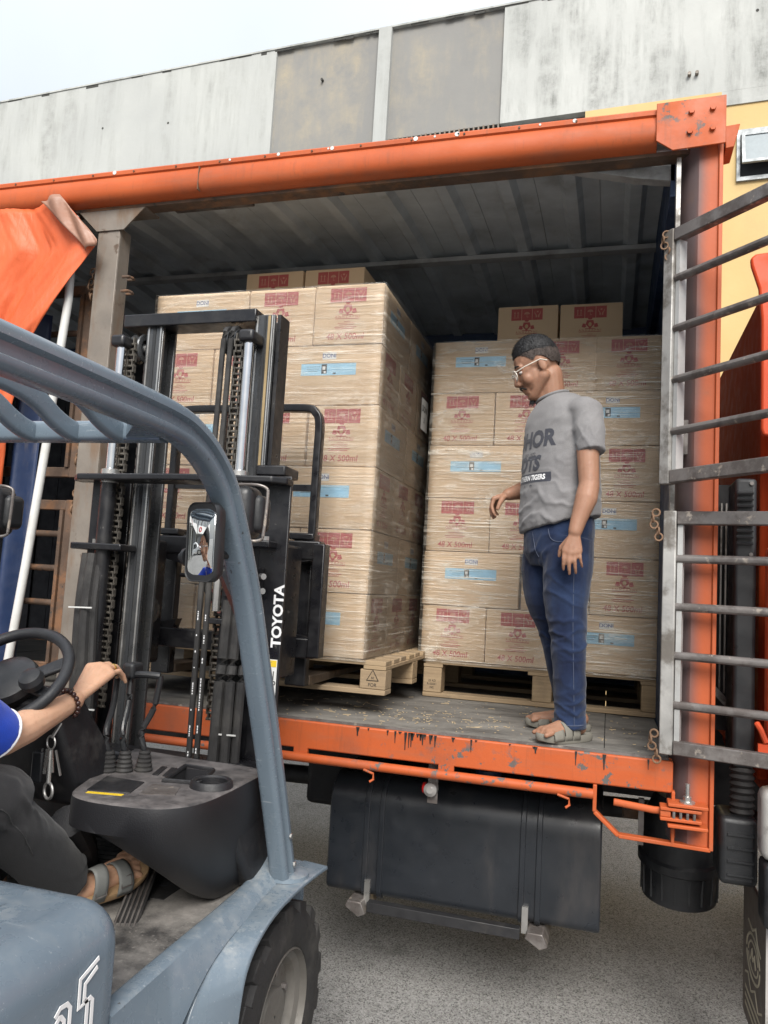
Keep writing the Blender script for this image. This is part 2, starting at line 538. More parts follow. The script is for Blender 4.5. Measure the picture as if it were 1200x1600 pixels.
def cowl_top():
    t = NT('dusty grained dashboard top')
    co = t.coords()
    g = t.n('NewGeometry'); sp = t.n('SeparateXYZ'); t.l(g.outputs['Normal'], sp.inputs[0])
    up = t.rng(sp.outputs['Z'], 0.5, 0.95)
    d = t.math('MULTIPLY', up, t.rng(t.noise(co, 14, 9, .7), .35, .75, .1, .7))
    c = t.mix(d, (0.013, 0.013, 0.015, 1), (0.26, 0.235, 0.225, 1))
    t.bsdf(c, t.rng(d, 0, .7, .45, .8), 0, .5, t.bump(t.noise(co, 260, 2), .3, .002))
    return t.m
M['cowl_top'] = cowl_top()
M['wheel_black'] = paint('steering wheel foam', (0.02, 0.021, 0.024, 1), 0.5, var=0.2, bump=.15, bs=200, dirt=(.06, .06, .06, 1), dscale=9, damt=.4)
M['rim_blue'] = paint('dirty wheel rim', (0.15, 0.14, 0.125, 1), 0.6, 0.2, var=0.3, dirt=(0.10, 0.085, 0.07, 1), dscale=8, damt=.8)
M['white_print'] = flat('white print', (0.8, 0.8, 0.8, 1), 0.5)
M['yellow_sticker'] = paint('yellow sticker', (0.75, 0.52, 0.03, 1), 0.5, var=.1, chip=(.3, .25, .1, 1), cscale=30)
M['sticker_white'] = flat('white sticker', (0.72, 0.72, 0.70, 1), 0.45)
M['black_print'] = flat('black print', (0.02, 0.02, 0.02, 1), 0.6)
M['red_print_bright'] = flat('red print', (0.55, 0.03, 0.03, 1), 0.5)
M['mirror'] = flat('mirror glass', (0.86, 0.88, 0.88, 1), 0.02, 1.0)
M['lamp_glass'] = flat('lamp glass', (0.26, 0.25, 0.24, 1), 0.1)
M['red_lens'] = flat('red lens', (0.35, 0.01, 0.01, 1), 0.2)
M['tarp'] = None
def tarp():
    t = NT('orange vinyl tarpaulin')
    co = t.coords()
    c = t.mix(t.rng(t.noise(co, 3, 6), .3, .7), (0.52, 0.095, 0.03, 1), (0.62, 0.125, 0.042, 1))
    d = t.rng(t.noise(co, 6, 9, .7), .56, .76, 0, .4)
    c = t.mix(d, c, (.28, .12, .08, 1))
    h = t.noise(t.coords('Object', (14, 14, 2.4)), 2, 5, .6, 1.0)
    t.bsdf(c, t.rng(t.noise(co, 8, 4), .3, .7, .42, .6), 0, .35, t.bump(h, .45, .01))
    return t.m
M['tarp'] = tarp()
M['tarp_back'] = paint('blue back of tarpaulin', (0.022, 0.04, 0.10, 1), 0.5, var=.3, dirt=(.16, .14, .13, 1), dscale=3, dstretch=(3, 3, .6), damt=.6)
M['tarp_hem'] = paint('dirty tarpaulin hem', (0.36, 0.19, 0.13, 1), 0.6, var=.3, dirt=(.18, .09, .05, 1), dscale=8, damt=.7)
# truck bed
def bed():
    t = NT('worn truck bed')
    co = t.coords()
    n = t.noise(t.coords('Object', (.7, 1.6, 1)), 5, 10, .75)
    c = t.mix(t.rng(n, .34, .72), (0.075, 0.071, 0.066, 1), (0.25, 0.235, 0.21, 1))
    s = t.rng(t.noise(t.coords('Object', (2, 14, 1), (0, 0, .25)), 4, 6, .6), .63, .7, 0, .5)
    c = t.mix(s, c, (.27, .25, .22, 1))
    t.bsdf(c, t.rng(n, .3, .7, .55, .85), 0, .4, t.bump(t.noise(co, 110, 4), .4, .004))
    return t.m
M['bed'] = bed()
M['oil'] = flat('black tar runs', (0.02, 0.018, 0.017, 1), 0.4)
M['stone'] = flat('pale grit', (0.34, 0.33, 0.31, 1), 0.9)
M['straw'] = flat('wood splinters', (0.52, 0.40, 0.24, 1), 0.8)
# ground and building
def asphalt():
    t = NT('asphalt')
    co = t.coords()
    big = t.noise(co, 0.55, 6, .6)
    c = t.mix(t.rng(big, .3, .7), (0.185, 0.183, 0.178, 1), (0.235, 0.232, 0.225, 1))
    v = t.n('TexVoronoi'); v.inputs['Scale'].default_value = 175; t.l(co, v.inputs['Vector'])
    cs = t.n('SeparateColor'); t.l(v.outputs['Color'], cs.inputs[0])
    c = t.mix(t.rng(cs.outputs[0], .1, 1, 0, .5), c, (.46, .45, .435, 1))
    c = t.mix(t.rng(cs.outputs[1], .62, .95, 0, .75), c, (.03, .029, .028, 1))
    st = t.rng(t.noise(co, 2.4, 9, .68), .58, .72, 0, .65)
    c = t.mix(st, c, (.045, .043, .04, 1))
    h = t.math('ADD', t.math('MULTIPLY', v.outputs['Distance'], -1.2), t.noise(co, 40, 5))
    t.bsdf(c, .85, 0, .35, t.bump(h, .7, .006))
    return t.m
M['asphalt'] = asphalt()
def wall_paint(name, a, b, stain, amount, streak):
    t = NT(name)
    co = t.coords()
    c = t.mix(t.rng(t.noise(co, .8, 7, .6), .3, .7), a, b)
    s = t.noise(t.coords('Object', (streak, streak, .35)), 1.4, 9, .68)
    fine = t.noise(co, 3.2, 10, .72)
    f = t.math('MULTIPLY', t.rng(s, .44, .68), t.rng(fine, .36, .62))
    c = t.mix(t.math('MULTIPLY', f, amount), c, stain)
    t.bsdf(c, .85, 0, .3, t.bump(t.noise(co, 25, 6), .15, .01))
    return t.m
M['wall_white'] = wall_paint('stained white wall', (0.37, 0.38, 0.365, 1), (0.47, 0.48, 0.46, 1), (0.12, 0.125, 0.115, 1), .85, 2.4)
M['wall_clean'] = wall_paint('greyish white wall', (0.36, 0.37, 0.36, 1), (0.43, 0.44, 0.42, 1), (0.20, 0.205, 0.19, 1), .65, 3.0)
M['wall_concrete'] = wall_paint('patchy concrete panel', (0.20, 0.20, 0.195, 1), (0.245, 0.24, 0.225, 1), (0.36, 0.31, 0.22, 1), .8, 1.4)
M['wall_yellow'] = wall_paint('yellow wall', (0.50, 0.36, 0.16, 1), (0.57, 0.42, 0.20, 1), (0.36, 0.27, 0.15, 1), .4, 1.5)
M['grime'] = paint('black grime', (0.05, 0.05, 0.045, 1), 0.9)
M['window_frame'] = paint('grey window frame', (0.26, 0.28, 0.29, 1), 0.4, .2)
M['window_glass'] = flat('frosted window glass', (0.17, 0.21, 0.23, 1), 0.35)
M['dark_void'] = flat('dark opening', (0.02, 0.022, 0.025, 1), 0.8)
# cargo
def cardboard():
    t = NT('cardboard')
    co = t.coords()
    oi = t.n('ObjectInfo')
    tone = t.mix(oi.outputs['Random'], (0.53, 0.395, 0.258, 1), (0.61, 0.462, 0.31, 1))
    c = t.mix(t.rng(t.noise(co, 5, 5), .3, .7, 0, .4), tone, (0.48, 0.348, 0.22, 1))
    fl = t.noise(t.coords('Object', (1, 1, 30)), 6, 3)
    t.bsdf(c, .75, 0, .35, t.bump(fl, .08, .002))
    return t.m
M['cardboard'] = cardboard()
M['carton_red'] = flat('dull red print', (0.40, 0.085, 0.08, 1), 0.7)
M['carton_pink'] = flat('faded light print', (0.50, 0.25, 0.18, 1), 0.75)
M['carton_print'] = flat('unprinted cardboard', (0.52, 0.38, 0.215, 1), 0.75)
M['blue_tape'] = flat('pale blue strip', (0.32, 0.56, 0.72, 1), 0.4)
M['blue_text'] = flat('navy print', (0.03, 0.06, 0.22, 1), 0.6)
def wrap(name, k):
    t = NT(name)
    co = t.coords()
    s1 = t.noise(t.coords('Object', (2.0, 2.0, 120)), 1.0, 4, .6, .55)
    s2 = t.noise(t.coords('Object', (5, 5, 42), (0, .05, .05)), 1.0, 6, .65, 1.2)
    patch = t.rng(t.noise(co, 2.3, 4), .34, .66, .3, 1)
    f = t.math('MULTIPLY', t.math('ADD', t.rng(s1, .55, .70, 0, .9), t.rng(s2, .56, .76, 0, .6)), patch)
    big = t.noise(t.coords('Object', (1.2, 1.2, 3.2)), 2.6, 6, .62, 1.4)
    milk = t.math('MULTIPLY', t.rng(big, .52, .74, 0, .55), t.rng(s2, .38, .62, .35, 1))  # broad milky highlights, painted into the film's diffuse share
    f = t.math('ADD', t.math('MULTIPLY', t.math('MAXIMUM', f, milk), k), .03)
    f = t.math('MINIMUM', f, .85)
    tr = t.n('BsdfTransparent')
    di = t.n('BsdfDiffuse'); di.inputs['Color'].default_value = (0.88, 0.84, 0.74, 1)
    gl = t.n('BsdfGlossy'); gl.inputs['Roughness'].default_value = .18
    nb = t.bump(t.math('ADD', s1, s2), .9, .006)
    t.l(nb, gl.inputs['Normal']); t.l(nb, di.inputs['Normal'])
    m1 = t.n('MixShader'); t.put(m1.inputs[0], f); t.l(tr.outputs[0], m1.inputs[1]); t.l(di.outputs[0], m1.inputs[2])
    fr = t.n('Fresnel'); fr.inputs[0].default_value = 1.4; t.l(nb, fr.inputs['Normal'])
    m2 = t.n('MixShader'); t.put(m2.inputs[0], t.math('ADD', t.math('MULTIPLY', fr.outputs[0], .9), .03)); t.l(m1.outputs[0], m2.inputs[1]); t.l(gl.outputs[0], m2.inputs[2])
    t.l(m2.outputs[0], t.out.inputs[0])
    return t.m
M['wrap'] = wrap('stretch film', .6)
M['wrap_heavy'] = wrap('stretch film in many layers', 1.15)
def wood():
    t = NT('pallet wood')
    oi = t.n('ObjectInfo')
    n = t.noise(t.coords('Object', (2, 30, 30)), 2, 6, .6, .6)
    c = t.mix(t.rng(n, .3, .7), (0.22, 0.155, 0.09, 1), (0.36, 0.26, 0.155, 1))
    c = t.mix(t.math('MULTIPLY', oi.outputs['Random'], .45), c, (.27, .21, .15, 1))
    d = t.rng(t.noise(t.coords(), 6, 8, .7), .55, .75, 0, .6)
    c = t.mix(d, c, (.11, .09, .07, 1))
    t.bsdf(c, .8, 0, .3, t.bump(n, .3, .003))
    return t.m
M['wood'] = wood()
# people
def skin(name, a, b):
    t = NT(name)
    co = t.coords()
    c = t.mix(t.rng(t.noise(co, 12, 5), .3, .7), a, b)
    c = t.mix(t.rng(t.noise(co, 90, 3), .55, .75, 0, .25), c, (a[0] * .6, a[1] * .5, a[2] * .5, 1))
    c = t.mix(t.rng(t.noise(co, 28, 6, .65), .5, .75, 0, .3), c, (a[0] * .95, a[1] * .72, a[2] * .65, 1))
    nd = t.bsdf(c, t.rng(t.noise(co, 40, 4), .3, .7, .42, .62), 0, .3, t.bump(t.noise(co, 320, 4), .2, .0015), Subsurface_Weight=.12, Subsurface_Scale=.01)
    nd.inputs['Subsurface Radius'].default_value = (1, .35, .2)
    return t.m
M['skin_tan'] = skin('tan skin', (0.25, 0.132, 0.084, 1), (0.31, 0.168, 0.11, 1))
M['skin_light'] = skin('light skin', (0.55, 0.32, 0.205, 1), (0.62, 0.375, 0.25, 1))
M['lips'] = flat('lips', (0.26, 0.10, 0.075, 1), .5)
M['nail'] = flat('nails', (0.60, 0.40, 0.33, 1), .3)
M['hair'] = paint('black hair', (0.010, 0.010, 0.012, 1), .65, var=.6, vs=60, bump=.9, bs=220)
M['hair_fade'] = paint('cropped hair', (0.055, 0.040, 0.034, 1), .8, var=.5, vs=90, bump=.5, bs=260)
def cloth(name, a, b, scale=280, bmp=.3, big=4, lo=.3, hi=.7, rough=.9):
    t = NT(name)
    co = t.coords()
    c = t.mix(t.rng(t.noise(co, big, 6, .6), lo, hi), a, b)
    f = t.noise(co, scale, 2)
    c = t.mix(t.rng(f, .35, .65, 0, .25), c, (a[0] * .5, a[1] * .5, a[2] * .5, 1))
    nd = t.bsdf(c, rough, 0, .25, t.bump(t.math('ADD', f, t.math('MULTIPLY', t.noise(co, 26, 4), 1.2)), bmp, .003))
    nd.inputs['Sheen Weight'].default_value = .15
    return t.m
M['shirt_grey'] = cloth('grey marl jersey', (0.165, 0.16, 0.165, 1), (0.215, 0.21, 0.21, 1), 330)
M['print_dark'] = cloth('cracked dark print', (0.035, 0.037, 0.05, 1), (0.055, 0.057, 0.07, 1), 160)
M['denim'] = cloth('blue denim', (0.004, 0.009, 0.032, 1), (0.020, 0.038, 0.090, 1), 420, .3, 6, .38, .72)
M['denim_seam'] = flat('denim seam', (0.07, 0.085, 0.13, 1), .9)
M['shirt_blue'] = cloth('blue polyester', (0.006, 0.055, 0.50, 1), (0.008, 0.07, 0.58, 1), 400, .2, rough=.7)
M['black_cotton'] = cloth('washed black cotton', (0.014, 0.014, 0.015, 1), (0.026, 0.026, 0.028, 1), 300, .3)
M['fairing'] = paint('grey white plastic', (0.36, 0.35, 0.33, 1), .5, var=.2, dirt=(.12, .11, .1, 1), dscale=8)
M['sandal'] = paint('grey foam sandal', (0.17, 0.16, 0.135, 1), .8, var=.2, bump=.1)
M['sandal_strap'] = paint('grey leather strap', (0.20, 0.205, 0.195, 1), .7, var=.2, bump=.2, bs=120)
M['cork'] = paint('cork sole', (0.42, 0.27, 0.14, 1), .8, var=.3, vs=40, bump=.3)
M['bead'] = flat('dark wooden bead', (0.045, 0.018, 0.015, 1), .25)
M['gold'] = flat('gold ring', (0.75, 0.48, 0.14, 1), .2, 1.0)
def glasses():
    t = NT('clear glasses')
    tr = t.n('BsdfTransparent'); gl = t.n('BsdfGlossy'); gl.inputs['Roughness'].default_value = .05
    m = t.n('MixShader'); m.inputs[0].default_value = .16
    t.l(tr.outputs[0], m.inputs[1]); t.l(gl.outputs[0], m.inputs[2]); t.l(m.outputs[0], t.out.inputs[0])
    return t.m
M['lens'] = glasses()
M['clear_frame'] = flat('clear plastic frame', (0.62, 0.57, 0.50, 1), .2)
M['eye'] = flat('eye', (0.5, 0.45, 0.42, 1), .2)
M['iris'] = flat('dark iris', (0.015, 0.01, 0.008, 1), .15)
# street behind the camera
M['car_white'] = flat('white car paint', (0.75, 0.76, 0.76, 1), .2)
M['car_glass'] = flat('dark car glass', (0.02, 0.025, 0.03, 1), .05)
M['metal_roof'] = paint('grey roof sheeting', (0.28, 0.30, 0.32, 1), .5, .2)
M['shop_sign'] = flat('white sign board', (0.75, 0.75, 0.74, 1), .5)
# ------------------------------------------------------------------ ground
g = MB().grid(lambda u, v: (-300 + 600 * u, -300 + 600 * v, 0), 4, 4)
go = g.build('ground', M['asphalt'], smooth=0, kind='structure')

# ------------------------------------------------------------------ building behind the truck
ba = math.radians(-2.6)
BW = Matrix.Translation((0, 7.0, 0)) @ Matrix.Rotation(ba, 4, 'Z')
def bpt(s_, y, z): return BW @ Vector((s_, y, z))
bld = empty('building', bpt(-3, 3, 0), 'weathered white and yellow factory building behind the orange truck', 'building')
mb = MB(BW)
mb.box(-26, -5.2, 0, .3, 8.0, 9.92)
mb.build('wall', M['wall_clean'], bld)
mb = MB(BW)
mb.box(-1.63, 14, 0, .3, 8.17, 9.92)
mb.box(1.2, 14, 0.001, .3, 7.98, 8.17)
mb.build('wall', M['wall_white'], bld)
MB(BW).box(-3.5, -3.3, -.03, .3, 8.0, 9.93).build('pier', M['wall_clean'], bld)
MB(BW).box(-5.2, -3.5, .05, .3, 8.15, 9.915).build('concrete_panel', M['wall_concrete'], bld)
MB(BW).box(-3.3, -1.63, .05, .3, 8.2, 9.915).build('concrete_panel', M['wall_concrete'], bld)
MB(BW).box(-26, -.48, .02, .3, 0, 8.0).build('lower_wall', M['wall_clean'], bld)
MB(BW).box(-.48, 1.2, .0, .3, 0, 8.17).build('yellow_wall', M['wall_yellow'], bld)
MB(BW).box(1.2, 14, .02, .3, 0, 7.98).build('yellow_wall', M['wall_yellow'], bld)
MB(BW).box(-26, 14, .3, 9, 0, 9.8).build('hall', M['wall_clean'], bld)
MB(BW).box(-3.3, -1.63, .1, .28, 8.0, 8.2).build('vent_opening', M['dark_void'], bld)
for i in range(24):
    x = -3.28 + i * .07
    MB(BW).box(x, x + .022, .03, .06, 8.0, 8.2).build('vent_slat', M['steel_grey'], bld)
MB(BW).box(-1.43, -.48, .12, .28, 8.0, 8.17).build('slot_opening', M['dark_void'], bld)
# grime line along the parapet, roof edge
random.seed(3)
x = -14.0
while x < 8:
    w = random.uniform(.05, .35)
    if random.random() < .5:
        MB(BW).box(x, x + w, -.004, .0, 9.92 - random.uniform(.01, .05), 9.921).build('grime_patch', M['grime'], bld)
    x += w
MB(BW).box(-26, 14, -.015, .32, 9.922, 9.95).build('parapet_cap', M['wall_white'], bld)
# top hung window of frosted glass
w_ = MB(BW)
for a, b, c, d in ((1.38, 3.0, 7.55, 7.62), (1.38, 3.0, 6.95, 7.0), (1.38, 1.42, 7.0, 7.55), (2.96, 3.0, 7.0, 7.55)):
    w_.box(a, b, -.02, .03, c, d)
win = w_.build('window', M['window_frame'], bld)
MB(BW).box(1.42, 2.96, .012, .018, 7.0, 7.55).build('opening', M['dark_void'], win)
sash = MB(BW @ Matrix.Translation((0, -.02, 7.55)) @ Matrix.Rotation(math.radians(-14), 4, 'X'))
for a, b, c, d in ((1.43, 2.95, -.04, 0), (1.43, 2.95, -.46, -.42), (1.43, 1.47, -.42, -.04), (2.91, 2.95, -.42, -.04)):
    sash.box(a, b, -.03, .0, c, d)
sash.build('sash', M['window_frame'], win)
pn = MB(BW @ Matrix.Translation((0, -.02, 7.55)) @ Matrix.Rotation(math.radians(-14), 4, 'X'))
pn.box(1.47, 2.91, -.018, -.012, -.42, -.04).build('pane', M['window_glass'], win)
for s_ in (.81, .90):
    MB(BW).cyl((s_, .01, 8.455), (s_, -.06, 8.455), .022, n=12).build('pipe_stub', M['steel_grey'], bld)
for s_, z in ((-8.4, 9.1), (-7.1, 9.0), (-4.4, 9.3), (1.6, 9.2), (.6, 9.6)):
    MB(BW).cyl((s_, .06, z), (s_, -.003, z), .02, n=8).build('bolt_hole', M['grime'], bld)

# ------------------------------------------------------------------ truck
TR = (-1.6, 1.2, 0)
truck = empty('truck', TR, 'orange framed cargo truck with its near side open and boxes inside', 'truck')
BZ = 1.152
XL, XR = -5.6, .22
for i, (x0, x1) in enumerate(((XL, -3.6), (-3.597, -1.8), (-1.797, -.003), (0, XR))):
    MB().box(x0, x1, .012, 2.34, 1.11, BZ - (i % 2) * .0015).build('floor_sheet', M['bed'], truck)
MB().box(XL, .235, -.012, .06, 1.03, 1.140).build('side_rail', M['orange_worn'], truck, bevel=.006)
MB().box(XL, XR, .0, .055, 1.1405, 1.150).build('floor_edge', M['gate_dark'], truck)
# black tar runs over the rail
random.seed(11)
for k in range(26):
    x = random.choice([random.uniform(-1.0, -.45), random.uniform(-.75, -.62), random.uniform(-.35, .2)])
    L = random.choice([.012, .02, .03, .045, .06]) * random.uniform(.6, 1.2)
    w = random.uniform(.003, .007)
    pts = [(x - w, -.0128, 1.139), (x + w * 1.4, -.0128, 1.139), (x + w * .5, -.0128, 1.139 - L * .6), (x + w * .45, -.0128, 1.139 - L), (x - w * .2, -.0128, 1.139 - L), (x - w * .5, -.0128, 1.139 - L * .5)]
    MB().prism(pts, (0, -.0012, 0)).build('tar_run', M['oil'], truck)
# tie pipe below the rail, hooks
MB().tube([(XL, -.02, .997), (-.035, -.02, .997)], .018, 14).build('tie_pipe', M['orange_worn'], truck)
for x in (-4.2, -3.2, -2.1, -1.18, -.58):
    MB().box(x - .03, x + .03, -.012, .004, .985, 1.036).build('pipe_bracket', M['orange_worn'], truck)
for x in (-.86, -.12):
    MB().tube([(x - .04, -.04, .985), (x, -.045, .975), (x + .004, -.047, .955), (x - .01, -.055, .945)], .005, 8).build('rope_hook', M['orange_worn'], truck)
fl = [(-.03, 1.03), (-.03, .935), (.055, .862), (.36, .856)]
mb = MB()
for p, q in zip(fl, fl[1:]):
    mb.bar((p[0], 0, p[1]), (q[0], 0, q[1]), .03, .014, up=(0, 1, 0)) if False else mb.bar((p[0], -.005, p[1]), (q[0], -.005, q[1]), .014, .034, up=(0, 1, 0))
mb.bar((.236, -.005, .862), (.236, -.005, 1.04), .012, .034, up=(0, 1, 0))
mb.build('latch_guard', M['orange'], truck, bevel=.003)
MB().box(.245, .355, .03, .04, .87, 1.0).build('latch_plate', M['orange'], truck)
lt = MB().tube([(.035, -.045, .985), (.17, -.045, .975), (.2, -.04, .975)], .0125, 12)
lt.box(.19, .325, -.075, -.01, .984, .996); lt.box(.19, .325, -.075, -.01, .950, .962); lt.box(.19, .225, -.07, -.015, .962, .984)
lt.build('latch_handle', M['orange'], truck, bevel=.003)
MB().box(.215, .345, -.08, .0, 1.0, 1.012).box(.215, .345, -.08, .0, .93, .942).build('latch_bracket', M['orange'], truck, bevel=.003)
MB().lathe((.28, -.045, 1.012), (0, 0, 1), [(.026, 0), (.026, .006), (.014, .008), (.014, .022), (.008, .024), (.008, .065)], 12).build('latch_bolt', M['zinc'], truck)
for i in range(4):
    MB().cyl((.235 + i * .022, -.07, .962), (.235 + i * .022, -.07, .984), .005, n=8).build('latch_pin', M['gate_dark'], truck)
# front post: rolled channel
pr = [(.225, .14), (.222, .11), (.232, .06), (.255, .018), (.285, -.004), (.335, -.008), (.352, -.010), (.354, -.022), (.368, -.022), (.368, .14)]
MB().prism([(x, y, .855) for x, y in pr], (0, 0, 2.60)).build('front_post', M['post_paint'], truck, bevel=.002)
MB().box(.205, .221, -.006, .05, 1.168, 3.40).build('post_edge_strip', M['gate_steel'], truck)
# roof rail with rolled edge
rp = [(.09, 3.60), (-.028, 3.592), (-.034, 3.585), (-.034, 3.568), (-.026, 3.562), (-.036, 3.548), (-.043, 3.52), (-.043, 3.488), (-.033, 3.462), (-.012, 3.447), (.02, 3.442), (.02, 3.455), (.09, 3.47)]
MB().prism([(XL, y, z) for y, z in rp], (.13 - XL, 0, 0)).build('roof_rail', M['orange'], truck, smooth=40)
for k in range(22):
    MB().cyl((-4.9 + k * .225, -.0338, 3.577), (-4.9 + k * .225, -.038, 3.577), .0045, n=8).build('rivet', M['rust_steel'], truck)
for x in (-3.6, -1.85):
    MB().box(x, x + .004, -.0445, -.02, 3.45, 3.56).build('rail_joint', M['rust_steel'], truck)
random.seed(5)
for k in range(14):
    x = random.uniform(-3.2, 0); r = random.uniform(.004, .011)
    MB().cyl((x, -.036, 3.58), (x, -.0335, 3.58), r, n=7).build('paint_chip', M['pole_white'], truck)
cpl = [(.125, 3.60), (.372, 3.605), (.372, 3.415), (.185, 3.405), (.125, 3.45)]
cp = MB().prism([(x, -.046, z) for x, z in cpl], (0, -.008, 0)).build('corner_plate', M['orange_worn'], truck, bevel=.002)
for x, z in ((.25, 3.55), (.325, 3.555), (.245, 3.47), (.325, 3.475)):
    MB().cyl((x, -.054, z), (x, -.066, z), .011, n=6).build('bolt', M['orange_worn'], cp)
MB().prism([(.372, -.02, 3.50), (.425, -.02, 3.505), (.405, -.02, 3.415), (.375, -.02, 3.41)], (0, .12, 0)).build('corner_bracket', M['orange_worn'], truck, bevel=.003)
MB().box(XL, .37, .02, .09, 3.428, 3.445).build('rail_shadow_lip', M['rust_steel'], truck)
# inner eaves beam, gusset, roof purlin
MB().box(-2.2, .2, .095, .16, 3.468, 3.478).box(-2.2, .2, .152, .16, 3.478, 3.53).build('eaves_beam', M['beam_grey'], truck)
MB().prism([(-.25, .10, 3.468), (.205, .10, 3.468), (.205, .10, 3.365), (.06, .10, 3.39)], (0, .05, 0)).build('eaves_gusset', M['beam_grey'], truck)
MB().box(-2.1, -1.68, .165, .2, 3.475, 3.495).build('lamp_strip', M['gate_dark'], truck, bevel=.003)
MB().box(XL, .21, 1.17, 1.23, 3.575, 3.60).build('roof_purlin', M['beam_grey'], truck)
def roofz(y): return 3.535 + .10 * (1 - ((y - 1.2) / 1.2) ** 2)
rw = .29
n = int((.24 - XL) / rw)
for i in range(n):
    x0 = XL + i * rw; x1 = x0 + rw - .002
    prof = [(x0, 0), (x0 + .11, 0), (x0 + .135, -.032), (x0 + .185, -.032), (x0 + .21, 0), (x1, 0)]
    top = [(x1, .012), (x0, .012)]
    rings = []
    for j in range(9):
        y = .1 + 2.25 * j / 8
        rings.append([(x, y, roofz(y) + z) for x, z in prof + top])
    MB().loft(rings).build('roof_panel', M['roof_blue'], truck)
MB().loft([[(XL, .1 + 2.29 * j / 8, roofz(.1 + 2.29 * j / 8) + .0125), (.24, .1 + 2.29 * j / 8, roofz(.1 + 2.29 * j / 8) + .0125), (.24, .1 + 2.29 * j / 8, roofz(.1 + 2.29 * j / 8) + .02), (XL, .1 + 2.29 * j / 8, roofz(.1 + 2.29 * j / 8) + .02)] for j in range(9)]).build('roof_skin', M['roof_blue'], truck)
# far side wall, bulkhead, rear end
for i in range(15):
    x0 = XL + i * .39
    MB().box(x0, x0 + .385, 2.36, 2.39, 1.16, 3.56).build('wall_panel', M['inner_blue' if x0 > -3.4 else 'inner_shade'], truck)  # panels towards the rear get the colour with painted shade
    MB().box(x0 + .15, x0 + .23, 2.335, 2.36, 1.16, 3.56).build('wall_rib', M['inner_blue' if x0 > -3.4 else 'inner_shade'], truck)
MB().box(XL, .25, 2.391, 2.41, 1.1, 3.62).build('wall_backing', M['inner_blue'], truck)
MB().box(.19, .25, .1, 2.39, 3.3, 3.66).build('front_header', M['inner_blue'], truck)
MB().box(XL, .22, 2.30, 2.36, 3.42, 3.53).build('far_eaves', M['inner_blue'], truck)
MB().box(.225, .25, .145, 2.39, 1.1, 3.55).build('bulkhead', M['inner_blue'], truck)
MB().box(XL - .03, XL, 0, 2.39, 1.1, 3.58).build('rear_wall', M['inner_blue'], truck)
# stake post with head plate
MB().box(-2.415, -2.295, .03, .035, 1.155, 3.34).box(-2.301, -2.295, .036, .12, 1.155, 3.34).box(-2.415, -2.409, .036, .12, 1.155, 3.34).build('stake_post', M['steel_grey'], truck, bevel=.004)
MB().prism([(-2.53, .022, 3.43), (-2.16, .022, 3.43), (-2.27, .022, 3.325), (-2.42, .022, 3.325)], (0, .008, 0)).box(-2.53, -2.16, .03, .14, 3.425, 3.433).build('post_head_plate', M['steel_grey'], truck)
for z in (3.1, 3.03):
    MB().tube([(-2.272, .05, z), (-2.235, .05, z), (-2.23, .07, z), (-2.235, .09, z), (-2.272, .09, z)], .007, 8).build('post_eye', M['rust_steel'], truck)
MB().box(-2.20, -2.12, .16, .22, 1.167, 1.9).build('short_post', M['steel_grey'], truck)

# gates: frame of square tube with four rungs
def gate(Mx, W_, z0, z1, m_side, m_bar, rungs, label):
    """gate in the local XZ plane, hinge on x = 0"""
    mb = MB(Mx)
    mb.box(0, .045, -.02, .02, z0, z1)
    g_ = mb.build('side_gate', m_side, truck, bevel=.004, label=label)
    MB(Mx).box(.046, W_, -.018, .018, z1 - .05, z1 - .002).build('gate_rail', m_bar, g_, bevel=.004)
    MB(Mx).box(.046, W_, -.018, .018, z0 + .002, z0 + .05).build('gate_rail', m_bar, g_, bevel=.004)
    MB(Mx).box(W_, W_ + .045, -.02, .02, z0, z1).build('gate_stile', m_bar, g_, bevel=.004)
    MB(Mx).box(.048, .066, -.006, .03, z0 + .05, z1 - .05).build('gate_flange', M['flange_grey'] if m_side is M['gate_steel'] else m_bar, g_)
    for i in range(rungs):
        z = z0 + (z1 - z0) * (i + 1) / (rungs + 1)
        MB(Mx).cyl((.04, 0, z), (W_, 0, z), .0155, n=12).build('gate_rung', M['gate_dark'] if m_side is M['gate_steel'] else m_bar, g_)
    return g_
GU = Matrix.Translation((.176, -.035, 0)) @ Matrix.Rotation(math.radians(-47), 4, 'Z')
GL = Matrix.Translation((.186, -.035, 0)) @ Matrix.Rotation(math.radians(-14), 4, 'Z')
gu = gate(GU, 1.15, 2.125, 3.085, M['gate_steel'], M['gate_dark'], 4, 'upper grey side gate swung open')
gl_ = gate(GL, 1.15, 1.17, 2.03, M['gate_steel'], M['gate_dark'], 4, 'lower grey side gate swung open')
GC = Matrix.Translation((-2.45, .15, 0)) @ Matrix.Rotation(math.radians(180), 4, 'Z')
gate(GC @ Matrix.Translation((.04, 0, 0)), 1.4, 2.14, 3.11, M['rust_steel'], M['rust_steel'], 3, 'closed rusty upper side gate')
gate(GC @ Matrix.Translation((.04, 0, 0)), 1.4, 1.2, 2.03, M['rust_steel'], M['rust_steel'], 4, 'closed rusty lower side gate')
MB().cyl((.195, -.03, 1.168), (.195, -.03, 1.235), .008, n=8).build('hinge_pin', M['rust_steel'], truck)
MB().box(.225, .262, -.03, .0, 2.24, 2.37).build('hinge_block', M['gate_dark'], truck, bevel=.003)
for (x, y, z) in ((.17, -.06, 3.07), (.155, -.07, 2.02), (.165, -.06, 1.24)):
    mb = MB()
    for i in range(5):
        c = Vector((x - .012 * math.sin(i * 1.3), y, z - .022 * i))
        mb.torus(c, (1, .2, 0) if i % 2 else (.2, 1, 0), .013, .0035, 14, 6)
    mb.build('gate_chain', M['chain_rust'], truck)
